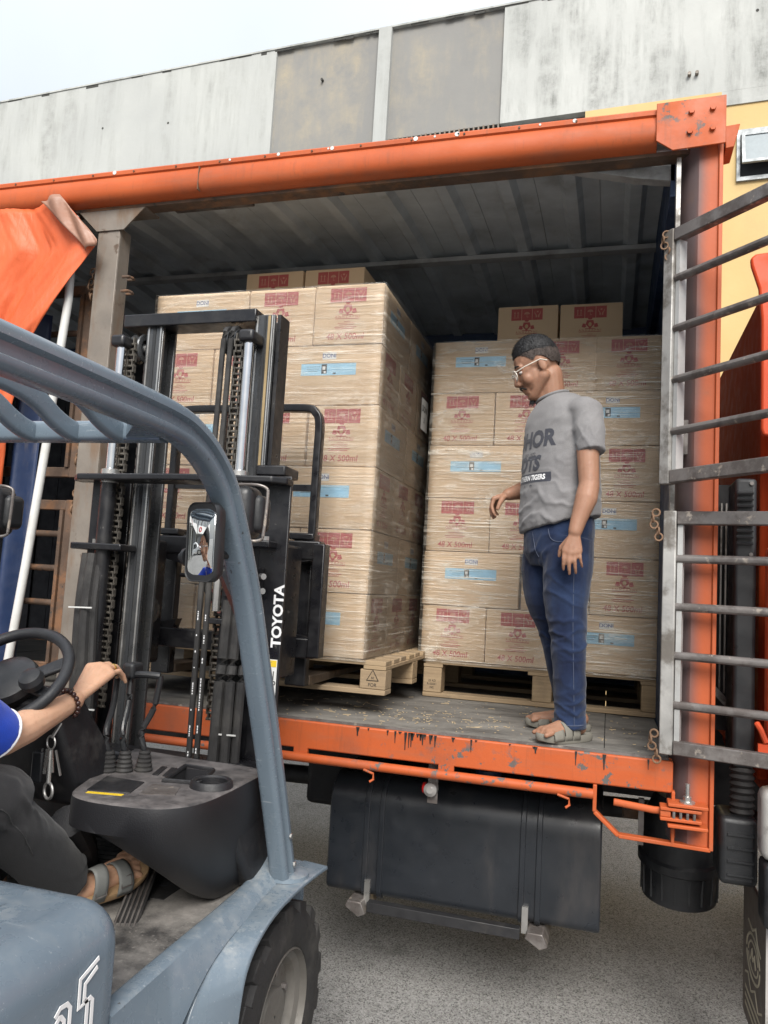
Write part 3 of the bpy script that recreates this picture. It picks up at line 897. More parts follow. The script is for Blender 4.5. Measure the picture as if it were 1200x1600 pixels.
for (x, y, z) in ((-2.45, .06, 3.14), (-2.46, .1, 2.29), (-2.46, .1, 2.06)):
    mb = MB()
    for i in range(6):
        c = Vector((x + .01 * math.sin(i * 1.7), y, z - .026 * i))
        mb.torus(c, (1, .2, 0) if i % 2 else (.2, 1, 0), .017, .0045, 14, 6)
    mb.build('gate_chain', M['chain_rust'], truck)

# pulled back curtain with its white pole
def curt(u, v):
    z = 3.45 - 2.35 * v
    xr = np.interp(z, [1.0, 1.7, 2.3, 2.74, 2.9, 3.06, 3.16, 3.23, 3.36, 3.45], [-2.86, -2.82, -2.75, -2.66, -2.56, -2.47, -2.41, -2.36, -2.47, -2.56])
    xl = -4.3
    x = xl + (xr - xl) * u ** 0.9
    s_ = u * 9.5 + 2.2 * (v ** .7) * (u - .2)
    k_ = min(1, .2 + v * 2.6)
    def crease(t): return 1 - 2 * abs(2 * ((t / math.tau) % 1) - 1) ** .8
    y = -.03 + k_ * (.05 * crease(s_ * 1.9 + .8 * noise.noise((s_, v * 2, 1))) + .022 * crease(s_ * 4.3 + 2.5 * noise.noise((s_ * .8, v * 3, 5)))) + .02 * noise.noise((s_ * 1.4, v * 6, 0)) + .006 * noise.noise((s_ * 7, v * 26, 3))
    y -= .035 * math.exp(-((u - .95) / .03) ** 2)
    return (x, min(y, .09), z)
cu = MB().grid(curt, 200, 80).build('side_curtain', M['tarp'], truck, smooth=180, fix=False, label='orange tarpaulin curtain bunched up at the rear')
so = cu.modifiers.new('thick', 'SOLIDIFY'); so.thickness = .004
def hem(u, v):
    z = 3.455 - .24 * v
    xr = np.interp(z, [3.2, 3.23, 3.36, 3.46], [-2.33, -2.34, -2.46, -2.555])
    x = xr - .012 - .075 * (1 - u) * (1 - .4 * v)
    return (x + .02 * u, -.115 + .035 * v + .012 * math.sin(u * 7 + v * 9), z - .03 * (1 - u))
h_ = MB().grid(hem, 10, 14).build('curtain_hem', M['tarp_hem'], cu, smooth=180, fix=False)
m_ = h_.modifiers.new('thick', 'SOLIDIFY'); m_.thickness = .004
def curt2(u, v):
    z = 2.95 - 1.8 * v
    x = -2.86 + .16 * u + .02 * v
    return (x, .07 + .04 * math.sin(u * 8 + v * 2), z)
c2 = MB().grid(curt2, 24, 30).build('curtain_lining', M['tarp_back'], cu, smooth=180, fix=False)
m_ = c2.modifiers.new('thick', 'SOLIDIFY'); m_.thickness = .004
MB().tube([(-2.535, .0, 3.40), (-2.525, .0, 2.98), (-2.545, -.01, 2.6), (-2.56, -.01, 2.29), (-2.60, -.02, 1.71), (-2.65, -.03, 1.12)], .02, 14).build('curtain_pole', M['pole_white'], truck)

# fuel tank on brackets
tp = []
y0, y1, z0, z1 = .25, .78, .40, .885
for cy, cz, r, a0 in ((y0 + .13, z1 - .13, .13, 180), (y1 - .1, z1 - .1, .1, 90), (y1 - .1, z0 + .1, .1, 0), (y0 + .04, z0 + .04, .04, -90)):
    for k in range(7):
        a = math.radians(a0 - 15 * k)
        tp.append((cy + r * math.cos(a), cz + r * math.sin(a)))
tk = MB().prism([(-1.13, y, z) for y, z in tp], (1.13, 0, 0)).build('fuel_tank', M['tank'], truck, bevel=.008)
def strap(x, w):
    cy, cz = .515, .64
    pts = [(x, cy + (y - cy) * 1.012 - (.004 if y < cy else -.004), cz + (z - cz) * 1.01 + (.005 if z > cz else -.005)) for y, z in tp]
    MB().prism(pts, (w, 0, 0)).build('tank_strap', M['tank'], tk, bevel=.003)
for x in (-.97, -.905, -.315, -.25): strap(x, .022)
for x in (-.94, -.285):
    MB().box(x - .012, x + .012, .235, .25, .37, .47).build('strap_bolt', M['zinc'], tk)
MB().box(-.93, -.30, .205, .212, .355, .395).box(-.93, -.30, .212, .25, .385, .393).build('tank_step', M['chassis'], tk, bevel=.002)
for x in (-.98, -.24):
    MB().prism([(x - .03, .19, .395), (x + .03, .19, .395), (x + .05, .19, .35), (x + .02, .19, .335), (x - .04, .19, .37)], (0, .5, 0)).build('tank_bracket', M['gate_dark'], tk, bevel=.004)
MB().lathe((-.49, .5, .885), (0, 0, 1), [(.05, 0), (.05, .012), (.06, .014), (.06, .04), (.03, .046)], 20).build('filler_cap', M['tarp_back'], tk)
ml = MB().lathe((-.645, .04, .925), (0, -1, 0), [(.024, -.03), (.028, 0), (.026, .02), (.012, .03)], 18).build('side_marker_lamp', M['lamp_glass'], truck)
MB().lathe((-.668, .045, .925), (-1, 0, 0), [(.022, 0), (.020, .01), (.008, .016)], 16).build('lens', M['red_lens'], ml)
MB().box(-.66, -.62, .045, .052, .87, 1.04).build('lamp_bracket', M['gate_dark'], ml)
# chassis, axles, wheels
for y in (.80, 1.55):
    MB().box(XL, 3.2, y, y + .07, .82, 1.07).build('chassis_beam', M['chassis'], truck)
for i in range(8):
    x = -5.3 + i * .78
    MB().box(x, x + .07, .06, 2.3, 1.05, 1.118).build('cross_member', M['chassis'], truck)
MB().box(-1.5, -1.2, .9, 1.5, .55, .8).build('transmission', M['chassis'], truck, bevel=.03)
MB().cyl((-4.2, 1.2, .55), (.8, 1.2, .68), .05).build('drive_shaft', M['chassis'], truck)
MB().box(-.55, -.2, 1.65, 2.15, .5, .95).build('battery_box', M['chassis'], truck, bevel=.02)
def truck_wheel(x, y, s_):
    w = MB().lathe((x, y, .48), (0, 1, 0), [(.30, -.13), (.42, -.14), (.47, -.11), (.48, -.05), (.48, .05), (.47, .11), (.42, .14), (.30, .13)], 40, cap=False).build('wheel', M['rubber'], truck)
    MB().lathe((x, y, .48), (0, 1, 0), [(.30, -.1), (.29, -.04), (.12, 0), (.12, .06), (.29, .1)], 32).build('rim', M['gate_dark'], w)
for x, y in ((-4.0, .3), (-4.0, .6), (-4.0, 1.8), (-4.0, 2.1), (1.35, .3), (1.35, 2.1)): truck_wheel(x, y, 1)
MB().cyl((-4.0, .3, .48), (-4.0, 2.1, .48), .09).build('axle', M['chassis'], truck)
MB().cyl((1.35, .3, .48), (1.35, 2.1, .48), .07).build('axle', M['chassis'], truck)
# air cleaner drum under the front corner
dr = MB().lathe((.31, .52, .82), (0, .12, -1), [(.10, -.1), (.15, 0), (.155, .14), (.165, .15), (.165, .18), (.15, .19), (.145, .32), (.10, .34)], 36).build('air_cleaner', M['plastic_black'], truck)
for i in range(18):
    a = i * math.tau / 18
    p = Vector((.31 + .148 * math.cos(a), .52 + .148 * math.sin(a) + .025, .63))
    MB().bar(p, p + Vector((0, .013, -.12)), .008, .008).build('rib', M['plastic_black'], dr)
MB().box(.08, .2, .62, .68, .76, .83).build('chassis_bracket', M['rust_steel'], truck, bevel=.01)
MB().box(.13, .15, .2, .22, .78, .95).build('hanger_strap', M['gate_dark'], truck)
# cab with air intake
cab = MB().box(.60, 2.7, .06, 2.26, .95, 3.0).build('cab', M['cab_orange'], truck, bevel=.05, seg=4)
MB().prism([(1.2, .052, 1.75), (2.2, .052, 1.75), (2.05, .052, 2.55), (1.2, .052, 2.55)], (0, .02, 0)).build('door_window', M['car_glass'], cab)
MB().prism([(.485, .08, 2.99), (.482, .08, 3.02), (.50, .08, 3.035), (.75, .08, 3.06), (.75, .08, 2.3), (.53, .08, 2.335), (.524, .08, 2.36), (.522, .08, 2.78), (.512, .08, 2.9)], (0, .03, 0)).build('wind_deflector', M['cab_orange'], cab, bevel=.008)
MB().box(.56, .6, .3, 2.2, 1.05, 2.97).build('back_panel', M['cab_back'], cab, bevel=.012)
MB().box(.535, .62, -.03, .06, 1.15, 1.92).build('corner_panel', M['cab_orange'], cab, bevel=.02)
sn = MB().box(.435, .51, .06, .24, 1.13, 2.17).build('air_intake', M['plastic_black'], truck, bevel=.014, seg=3)
for i in range(9):
    z = 1.93 + i * .023
    MB().bar((.44, .05, z), (.495, .05, z), .014, .007, up=(0, -.5, 1)).build('louvre', M['plastic_black'], sn)
for x, z in ((.49, 2.15), (.49, 1.89)):
    MB().cyl((x, .06, z), (x, .053, z), .007, n=10).build('screw', M['gate_dark'], sn)
bl = []
for i in range(15):
    bl.append((.043 if i % 2 else .034, -i * .012))
MB().lathe((.475, .10, 1.13), (0, 0, 1), bl, 24).build('bellows_hose', M['rubber'], sn)
rb = MB().box(.395, .52, .03, .22, .735, .965).build('resonator_box', M['plastic_black'], truck, bevel=.02, seg=3)
for i in range(4):
    MB().box(.42, .505, .022, .03, .77 + i * .045, .777 + i * .045).build('rib', M['plastic_black'], rb)
MB().box(.505, .75, -.12, .0, .87, 1.1).build('step_fairing', M['fairing'], truck, bevel=.03, seg=3)
MB().box(.512, .75, -.125, .0, .66, .865).build('cab_step', M['plastic_black'], truck, bevel=.015)
for i in range(4):
    MB().box(.415 + i * .018, .421 + i * .018, .42, .44, 1.35, 2.12).build('radiator_bar', M['gate_steel'], truck)
MB().box(.40, .5, .45, .7, 1.2, 2.2).build('radiator_cowl', M['chassis'], truck)
MB().bar((.40, .4, 1.38), (.50, .35, 1.27), .05, .012).build('bent_bracket', M['gate_steel'], truck)
MB().tube([(.505, .0, 1.30), (.515, -.02, 1.28), (.53, -.03, 1.24)], .01, 8).box(.505, .545, -.03, -.01, 1.19, 1.235).build('tow_hook', M['cab_orange'], truck)
# mudflap with an oval emblem
fx = .535
M['flap'] = paint('brown grey rubber flap', (.15, .12, .098, 1), .8, var=.3, bump=.2)
mf = MB().box(fx, fx + .012, -.03, .42, .17, .68).build('mudflap', M['flap'], truck, bevel=.003)
MB().box(fx - .001, fx + .013, -.034, -.0305, .17, .68).build('flap_edge', M['fairing'], mf)
M['beige_print'] = flat('beige print', (.46, .40, .29, 1), .7)
pts = [(fx + .0025, .2 + .13 * math.cos(a), .44 + .075 * math.sin(a)) for a in [math.tau * i / 32 for i in range(32)]]
MB().tube(pts, .006, 6, closed=True).build('emblem_ring', M['beige_print'], mf)
pts = [(fx + .0025, .2 + .095 * math.cos(a), .44 + .05 * math.sin(a)) for a in [math.tau * i / 32 for i in range(32)]]
MB().tube(pts, .005, 6, closed=True).build('emblem_ring', M['beige_print'], mf)
MB().tube([(fx + .0025, .25, .42), (fx + .0025, .22, .465), (fx + .0025, .2, .43), (fx + .0025, .17, .46), (fx + .0025, .15, .42)], .006, 6).build('emblem_stroke', M['beige_print'], mf)
MB().tube([(fx + .0025, .30, .54), (fx + .0025, .22, .53), (fx + .0025, .15, .56), (fx + .0025, .12, .52), (fx + .0025, .06, .50)], .006, 6).build('emblem_stroke', M['beige_print'], mf)
MB().tube([(fx + .0025, .36, .33), (fx + .0025, .30, .35), (fx + .0025, .24, .31), (fx + .0025, .16, .345), (fx + .0025, .1, .30), (fx + .0025, .03, .33)], .005, 6).build('emblem_script', M['beige_print'], mf)
for z in (.275, .245, .215):
    MB().box(fx + .0025, fx - .001, .03, .36, z, z + .012).build('emblem_line', M['beige_print'], mf)
# splinters and straw lying on the bed
random.seed(21)
mb = MB()
for k in range(330):
    x = random.uniform(-1.6, .18); y = random.uniform(.02, .95)
    if random.random() < .5: x, y = random.gauss(-.75, .25), random.gauss(.3, .12)
    y = max(y, .02); x = min(x, .18)
    a = random.uniform(0, math.pi); L = random.choice([.004, .006, .008, .014, .03]) * random.uniform(.6, 1.3); w = random.uniform(.0012, .004)
    d = Vector((math.cos(a), math.sin(a), 0)); c = Vector((x, y, BZ + .0015 + random.uniform(0, .0015)))
    mb.bar(c - d * L / 2, c + d * L / 2, w, .0015)
sp = mb.build('splinters', M['straw'], smooth=0)
setp(sp, 'pale wood splinters and straw scattered on the truck bed', 'splinters', kind='stuff')

random.seed(77)
mb = MB()
for k in range(90):
    c = Vector((random.uniform(-1.3, .8), random.uniform(-.9, 2.2), 0)); r = random.uniform(.002, .006)
    mb.ell(c + Vector((0, 0, r * .4)), r, r * random.uniform(.6, 1), r * .6, None, 6, 4)
pb = mb.build('pebbles', M['stone'], smooth=0)
setp(pb, 'small pale stones and litter specks scattered on the asphalt', 'pebbles', kind='stuff')
# ------------------------------------------------------------------ cartons on pallets
LA, LB, CH = .335, .50, .2795
_cache = {}
def flat_mesh(key, fn):
    if key not in _cache: _cache[key] = fn()
    return _cache[key]
def poly2(mb, pts, h=0.0):
    n = len(mb.v)
    mb.v += [(x, y, h) for x, y in pts]
    mb.f.append(tuple(range(n, n + len(pts))))
def rect2(mb, cx, cy, w, h, z=0.0): poly2(mb, [(cx - w / 2, cy - h / 2), (cx + w / 2, cy - h / 2), (cx + w / 2, cy + h / 2), (cx - w / 2, cy + h / 2)], z)
def join2(*mes):
    mb = MB()
    for me in mes:
        n = len(mb.v)
        mb.v += [v.co[:] for v in me.vertices]
        mb.f += [tuple(i + n for i in p.vertices) for p in me.polygons]
    return mb
def symbols_red():
    mb = MB()
    for k in (-1, 0, 1): rect2(mb, -.005 + k * .058, .228, .056, .066)
    return mb.mesh('handling_symbols', smooth=0, fix=False)
def symbols_light():
    mb = MB()
    c = -.063
    for d in (-.0105, .0105):                               # two arrows
        rect2(mb, c + d, .2245, .005, .028); poly2(mb, [(c + d - .0075, .238), (c + d + .0075, .238), (c + d, .249)])
    rect2(mb, c, .2065, .036, .003)
    c = -.005                                               # umbrella
    poly2(mb, [(c + .019 * math.cos(a), .229 + .017 * math.sin(a)) for a in [math.pi * i / 12 for i in range(13)]])
    rect2(mb, c, .219, .0028, .022); poly2(mb, [(c, .208), (c + .009, .208), (c + .009, .213), (c + .006, .213), (c + .006, .211), (c, .211)])
    c = .053                                                # open hands holding a box
    poly2(mb, [(c - .006, .240), (c + .006, .240), (c + .006, .250), (c - .006, .250)])
    for s_ in (-1, 1):
        poly2(mb, [(c + s_ * x, y) for x, y in ((.003, .205), (.012, .205), (.013, .222), (.020, .232), (.0205, .246), (.0175, .246), (.016, .234), (.008, .226), (.003, .218))])
    mb.v = [(round((x + .005) / .058) * .058 - .005 + (x - (round((x + .005) / .058) * .058 - .005)) * .82, .228 + (y - .228) * .82, z) for x, y, z in mb.v]
    return mb.mesh('symbol_figures', smooth=0, fix=False)
def emblem():
    mb = MB()
    y = .158
    poly2(mb, [(-.005 + .012 * math.cos(a), y + .034 + .006 * math.sin(a)) for a in [math.tau * i / 10 for i in range(10)]])
    poly2(mb, [(-.022, y + .025), (.012, y + .025), (.018, y + .002), (-.005, y - .024), (-.028, y + .002)])
    for s_ in (-1, 1):
        poly2(mb, [(-.005 + s_ * x, y + z) for x, z in ((.024, .005), (.038, .008), (.044, -.012), (.03, -.016), (.02, -.012))])
    rect2(mb, -.005, y - .022, .05, .004)
    rect2(mb, -.005, .118, .115, .003); rect2(mb, -.005, .105, .03, .0022); rect2(mb, -.01, .097, .08, .0022); rect2(mb, -.008, .089, .07, .0022)
    rect2(mb, -.012, .079, .105, .0032); rect2(mb, -.016, .071, .09, .0032)
    t = text_mesh('A N H Z A P N I', .017); t.transform(Matrix.Translation((-.005, .127, 0)))
    t2 = text_mesh('48 X 500ml', .040, bold=.0006, sx=.95, shear=.1); t2.transform(Matrix.Translation((-.012, .034, 0)))
    return join2(mb.mesh('a', smooth=0, fix=False), t, t2).mesh('carton_lettering', smooth=0, fix=False)
def emblem_light():
    mb = MB()
    poly2(mb, [(-.005 + .009 * math.cos(a), .160 + .012 * math.sin(a)) for a in [math.tau * i / 10 for i in range(10)]])
    return mb.mesh('emblem_centre', smooth=0, fix=False)
def strip():
    mb = MB(); rect2(mb, 0, .165, .265, .055); return mb.mesh('blue_strip', smooth=0, fix=False)
def strip_pic():
    mb = MB()
    rect2(mb, -.02, .167, .026, .044); rect2(mb, .03, .146, .014, .007)
    for k in range(3): rect2(mb, -.075, .178 - k * .010, .07 - .012 * k, .0016)
    return mb.mesh('strip_print', smooth=0, fix=False)
def strip_pic2():
    mb = MB(); rect2(mb, -.021, .171, .014, .016, 0); rect2(mb, -.016, .152, .010, .010, 0); return mb.mesh('strip_picture', smooth=0, fix=False)
def sticker():
    mb = MB(); rect2(mb, .002, .228, .066, .033); return mb.mesh('name_sticker', smooth=0, fix=False)
def sticker_txt():
    t = text_mesh('DONI', .026, bold=.0004); t.transform(Matrix.Translation((.002, .228, 0))); return t
def box_mesh(w, d, h):
    def f():
        mb = MB().box(-w / 2, w / 2, -d / 2, d / 2, 0, h)
        me = mb.mesh('carton', smooth=0)
        bm = bmesh.new(); bm.from_mesh(me)
        bmesh.ops.bevel(bm, geom=list(bm.edges), offset=.006, segments=2, profile=.6, affect='EDGES')
        bm.to_mesh(me); bm.free()
        me.shade_smooth(); me.set_sharp_from_angle(angle=math.radians(50))
        return me
    return flat_mesh(('box', round(w, 3), round(d, 3), round(h, 3)), f)
PRINT = {'A': [('handling_symbols', symbols_red, 'carton_red', .0006), ('symbol_figures', symbols_light, 'carton_pink', .0011), ('carton_lettering', emblem, 'carton_red', .0006), ('emblem_centre', emblem_light, 'carton_print', .0011)],
         'B': [('blue_strip', strip, 'blue_tape', .0006), ('strip_print', strip_pic, 'black_print', .0011), ('strip_picture', strip_pic2, 'sticker_white', .0015), ('name_sticker', sticker, 'sticker_white', .0006), ('sticker_lettering', sticker_txt, 'blue_text', .0011)]}
def carton(x0, x1, y0, y1, z, front, side, label, group):
    w, d = x1 - x0, y1 - y0
    o = bpy.data.objects.new('carton', box_mesh(w - .005, d - .004, CH - .0025))
    COL.objects.link(o)
    if not o.data.materials: o.data.materials.append(M['cardboard'])
    o.location = ((x0 + x1) / 2 + random.uniform(-.003, .003), (y0 + y1) / 2 + random.uniform(-.004, .004), z)
    o.rotation_euler = (0, 0, math.radians(random.uniform(-.5, .5)))
    OFF[o] = Vector(o.location)
    setp(o, label, 'carton', group)
    for face, kind in (('f', front), ('s', side)):
        if not kind: continue
        for nm, fn, mt, lift in PRINT[kind]:
            me = flat_mesh(nm, fn)
            if not me.materials: me.materials.append(M[mt])
            c = bpy.data.objects.new(nm, me); COL.objects.link(c); c.parent = o
            if face == 'f': c.matrix_local = plane_matrix((0, -d / 2 + .002 - lift, 0), (1, 0, 0), (0, 0, 1))
            else: c.matrix_local = plane_matrix((w / 2 - .0025 + lift, 0, 0), (0, 1, 0), (0, 0, 1))
    return o
LAYER = ['bottom', 'second', 'third', 'fourth', 'fifth', 'top']
def load(X0, Y0, Z0, which, side_cartons):
    grp = 'cartons of the %s load' % which
    tall = {'left': 'load on the forklift', 'right': 'load behind the man'}[which]
    for k in range(6):
        z = Z0 + k * CH
        odd = k % 2 == 0                                   # bottom layer is A A B
        xs = [X0, X0 + LA, X0 + 2 * LA, X0 + 2 * LA + LB] if odd else [X0, X0 + LB, X0 + LB + LA, X0 + LB + 2 * LA]
        kinds = 'AAB' if odd else 'BAA'
        for i in range(3):
            dep = LB if kinds[i] == 'A' else LA
            look = 'red printed' if kinds[i] == 'A' else 'blue striped'
            pos = ['leftmost', 'middle', 'rightmost'][i]
            lay = LAYER[k] + (' layer' if k in (0, 5) else ' layer up')
            carton(xs[i], xs[i + 1], Y0, Y0 + dep, z, kinds[i], ('B' if kinds[i] == 'A' else 'A') if (i == 2 and side_cartons) else None,
                   '%s %s carton in the %s of the %s' % (pos, look, lay, tall), grp)
        if side_cartons:
            y = Y0 + (LA if odd else LB)
            n = 2 if odd else 1
            for j in range(n):
                d = LA if odd else LB
                w = LB if odd else LA
                x1 = xs[3]
                where = 'middle' if (odd and j == 0) else 'far end'
                c = carton(x1 - w, x1, y + j * d, y + (j + 1) * d, z, None, 'A' if odd else 'B', '%s carton of the shaded right side, %s, %s' % (where, LAYER[k] + ' layer', tall), grp)
                if k == 4 and j == 1:
                    mb = MB(); rect2(mb, -.05, .13, .15, .17)
                    sh = link('paper_sheet', mb.mesh('paper_sheet', smooth=0, fix=False), M['sticker_white'], c); sh.matrix_local = plane_matrix((w / 2 + .012, 0, 0), (0, 1, 0), (0, 0, 1))
                    t = text_mesh('DONI', .045, bold=.001); t.transform(Matrix.Translation((-.05, .16, 0)))
                    tx = link('sheet_lettering', t, M['black_print'], c); tx.matrix_local = plane_matrix((w / 2 + .0126, 0, 0), (0, 1, 0), (0, 0, 1))
                    t = text_mesh('21', .04); t.transform(Matrix.Translation((-.05, .10, 0)))
                    tx = link('sheet_lettering', t, M['black_print'], c); tx.matrix_local = plane_matrix((w / 2 + .0126, 0, 0), (0, 1, 0), (0, 0, 1))
def film(X0, X1, Y0, Y1, Z0, Z1, seed, label, mt='wrap'):
    rings = []
    nz = 90
    r = .02
    base = []
    per = [(X0, Y0, X1, Y0), (X1, Y0, X1, Y1), (X1, Y1, X0, Y1), (X0, Y1, X0, Y0)]
    for (ax, ay, bx, by) in per:
        n = 26
        for i in range(n): base.append((ax + (bx - ax) * i / n, ay + (by - ay) * i / n))
    cx, cy = (X0 + X1) / 2, (Y0 + Y1) / 2
    for k in range(nz + 1):
        z = Z0 + (Z1 - Z0) * k / nz
        ring = []
        for (x, y) in base:
            o = .0075 + .003 * noise.noise((x * 5 + seed, y * 5, z * 16)) + .0015 * noise.noise((x * 14, y * 14 + seed, z * 60))
            dx = math.copysign(o, x - cx) if abs(abs(x - cx) - (X1 - X0) / 2) < 1e-4 else 0
            dy = math.copysign(o, y - cy) if abs(abs(y - cy) - (Y1 - Y0) / 2) < 1e-4 else 0
            ring.append((x + dx, y + dy, z + .004 * noise.noise((x * 9, y * 9, seed + k))))
        rings.append(ring)
    o = MB().loft(rings, cap=False).build('stretch_film', M[mt], smooth=180)
    return thing(o, label, 'stretch film')
def pallet(X0, X1, Y0, Y1, Z0, label, blk, ht=.142):
    e_ = ht - .142
    p = empty('pallet', ((X0 + X1) / 2, (Y0 + Y1) / 2, Z0), label, 'pallet', 'wooden pallets')
    W_ = X1 - X0; D_ = Y1 - Y0
    for i in range(3):                                     # bottom runners and blocks
        y = Y0 + (D_ - .1) * i / 2
        MB().box(X0, X1, y, y + .1, Z0, Z0 + .022).build('bottom_board', M['wood'], p, bevel=.003)
        for j in range(3):
            x = X0 + (W_ - blk) * j / 2
            if j == 1: x += .02
            MB().box(x, x + blk, y + .003, y + .097, Z0 + .0225, Z0 + .105 + e_).build('block', M['wood'], p, bevel=.004)
    for j in range(3):
        x = X0 + (W_ - .1) * j / 2
        MB().box(x, x + .1, Y0, Y1, Z0 + .1055 + e_, Z0 + .122 + e_).build('stringer_board', M['wood'], p, bevel=.002)
    for i in range(8):
        y = Y0 + (D_ - .09) * i / 7
        MB().box(X0 + random.uniform(0, .01), X1 - random.uniform(0, .01), y, y + .095, Z0 + .1225 + e_, Z0 + .142 + e_).build('deck_board', M['wood'], p, bevel=.002)
    return p
random.seed(31)
LX0, LY0, LZ0 = -2.17, .20, 1.383
RX0, RY0, RZ0 = -.93, .93, 1.342
load(LX0, LY0, LZ0, 'left', True)
load(RX0, RY0, RZ0, 'right', False)
film(LX0, LX0 + 1.17, LY0, LY0 + 1.01, LZ0 - .01, LZ0 + 6 * CH - .002, 3, 'clear stretch film wound round the load on the forklift')
film(RX0, RX0 + 1.17, RY0, RY0 + 1.01, RZ0 - .01, RZ0 + 6 * CH - .002, 8, 'clear stretch film wound round the load behind the standing man', 'wrap_heavy')
pl = pallet(LX0 + .02, -.90, LY0, LY0 + 1.05, LZ0 - .1445, 'pale wooden pallet raised on the forks under the left load', .115)
pr_ = pallet(-.905, .255, RY0, RY0 + 1.05, BZ + .002, 'wooden pallet standing on the truck bed under the right load', .095, RZ0 - BZ - .004)
# stamps on the pallet blocks
mk = plane_matrix((-1.06, LY0 - .0005 + .002, LZ0 - .105), (1, 0, 0), (0, 0, 1))
tri = []
for a in (90, 210, 330): tri.append((.030 * math.cos(math.radians(a)), .03 * math.sin(math.radians(a)) + .012))
PX = -.90 - .115 / 2
mk = plane_matrix((PX, LY0 + .0022, LZ0 - .082), (1, 0, 0), (0, 0, 1))
pts = [mk @ Vector((x, y, 0)) for x, y in tri]
MB().tube(pts, .0025, 6, closed=True, up=(0, 1, 0)).build('recycling_mark', M['black_print'], pl)
place_text('FOR', .02, mk @ Matrix.Translation((0, -.022, .0008)), M['black_print'], pl, name='stamp')
place_text('50', .014, mk @ Matrix.Translation((0, .008, .0008)), M['black_print'], pl, name='stamp')
mk = plane_matrix((-.905 + .0475, RY0 + .002, BZ + .066), (1, 0, 0), (0, 0, 1))
for i, t_ in enumerate(('25 KD', 'R-00041', 'NC')):
    place_text(t_, .015, mk @ Matrix.Translation((0, .017 - .017 * i, .0008)), M['black_print'], pr_, name='stamp')
# loose cartons on top of the loads
zt = LZ0 + 6 * CH + .001
for i, (x, lab) in enumerate(((-1.93, 'left one of two loose cartons on top of the forklift load'), (-1.585, 'right one of two loose cartons on top of the forklift load'))):
    carton(x, x + LA, .64, .64 + LB, zt, 'A', None, lab, 'loose cartons on top')
zt = RZ0 + 6 * CH + .001
for i, (x, lab) in enumerate(((-.64, 'left one of two loose cartons on top of the right load'), (-.30, 'right one of two loose cartons on top of the right load'))):
    carton(x, x + LA, 1.2, 1.2 + LB, zt, 'A', None, lab, 'loose cartons on top')
# ------------------------------------------------------------------ forklift
FK = (-1.5, -1.3, 0)
fork = empty('forklift', FK, 'blue grey forklift with raised black mast carrying the left load', 'forklift')
FC = -1.5
# overhead guard: pillars with a rolled groove, roof bars
gp = [(-.585, .70), (-.69, .95), (-.80, 1.2), (-.905, 1.42), (-1.0, 1.62), (-1.075, 1.75), (-1.14, 1.85), (-1.20, 1.93), (-1.28, 1.99), (-1.37, 2.03), (-1.48, 2.05), (-1.75, 2.055), (-2.1, 2.055), (-2.75, 2.05)]
def smooth_path(pts, n=4):
    out = []
    P = [Vector(p) for p in pts]
    for i in range(len(P) - 1):
        p0, p1, p2, p3 = P[max(i - 1, 0)], P[i], P[i + 1], P[min(i + 2, len(P) - 1)]
        for k in range(n):
            t = k / n
            out.append(.5 * ((2 * p1) + (p2 - p0) * t + (2 * p0 - 5 * p1 + 4 * p2 - p3) * t * t + (3 * p1 - p0 - 3 * p2 + p3) * t ** 3))
    out.append(P[-1])
    return out
def rr_profile(w, h, r, groove=None):
    pts = []
    for cx, cy, a0 in ((w / 2 - r, h / 2 - r, 0), (-w / 2 + r, h / 2 - r, 90), (-w / 2 + r, -h / 2 + r, 180), (w / 2 - r, -h / 2 + r, 270)):
        for k in range(5):
            a = math.radians(a0 + 22.5 * k)
            pts.append((cx + r * math.cos(a), cy + r * math.sin(a)))
        if groove and a0 in groove:
            s_ = 1 if a0 == 0 else -1
            y = s_ * h / 2
            for gx, gy in ((.24, 0), (.16, .22), (-.10, .22), (-.18, 0)): pts.append((s_ * gx * w, y - s_ * gy * h))
    return pts
prof = rr_profile(.082, .062, .016, groove=(0, 180))
guard = MB().tube(smooth_path([(-.975, y, z) for y, z in gp], 5), 1, prof=prof, up=(1, 0, 0)).build('guard_pillar', M['fork_blue'], fork, smooth=40)
MB().tube(smooth_path([(-2.0, y, z) for y, z in gp], 5), 1, prof=prof, up=(1, 0, 0)).build('guard_pillar', M['fork_blue'], fork, smooth=40)
MB().tube([(-1.02, -1.42, 2.035), (-1.955, -1.42, 2.035)], 1, prof=rr_profile(.05, .05, .012), up=(0, 0, 1)).build('guard_crossbar', M['fork_blue'], fork, smooth=40)
MB().tube([(-1.02, -2.72, 2.045), (-1.955, -2.72, 2.045)], 1, prof=rr_profile(.05, .05, .012), up=(0, 0, 1)).build('guard_crossbar', M['fork_blue'], fork, smooth=40)
for i in range(7):
    x = -1.13 - .125 * i
    pts = [(x, -1.43, 2.03), (x, -1.47, 2.034), (x, -1.52, 2.05), (x, -1.58, 2.078), (x, -1.66, 2.095), (x, -1.8, 2.10), (x, -2.4, 2.10), (x, -2.7, 2.06)]
    MB().tube(smooth_path(pts, 4), 1, prof=rr_profile(.05, .026, .010), up=(1, 0, 0)).build('guard_bar', M['fork_blue'], fork, smooth=40)
MB().prism([(-1.01, -1.40, 2.02), (-1.01, -1.56, 2.02), (-1.13, -1.42, 2.02)], (0, 0, .03)).build('guard_gusset', M['fork_blue'], fork)
for x in (-1.03, -1.945):                                # rear pillars
    MB().tube(smooth_path([(x, -2.70, 2.04), (x, -2.78, 1.7), (x, -2.8, 1.05)], 4), 1, prof=rr_profile(.06, .06, .015), up=(1, 0, 0)).build('guard_rear_pillar', M['fork_blue'], fork, smooth=40)
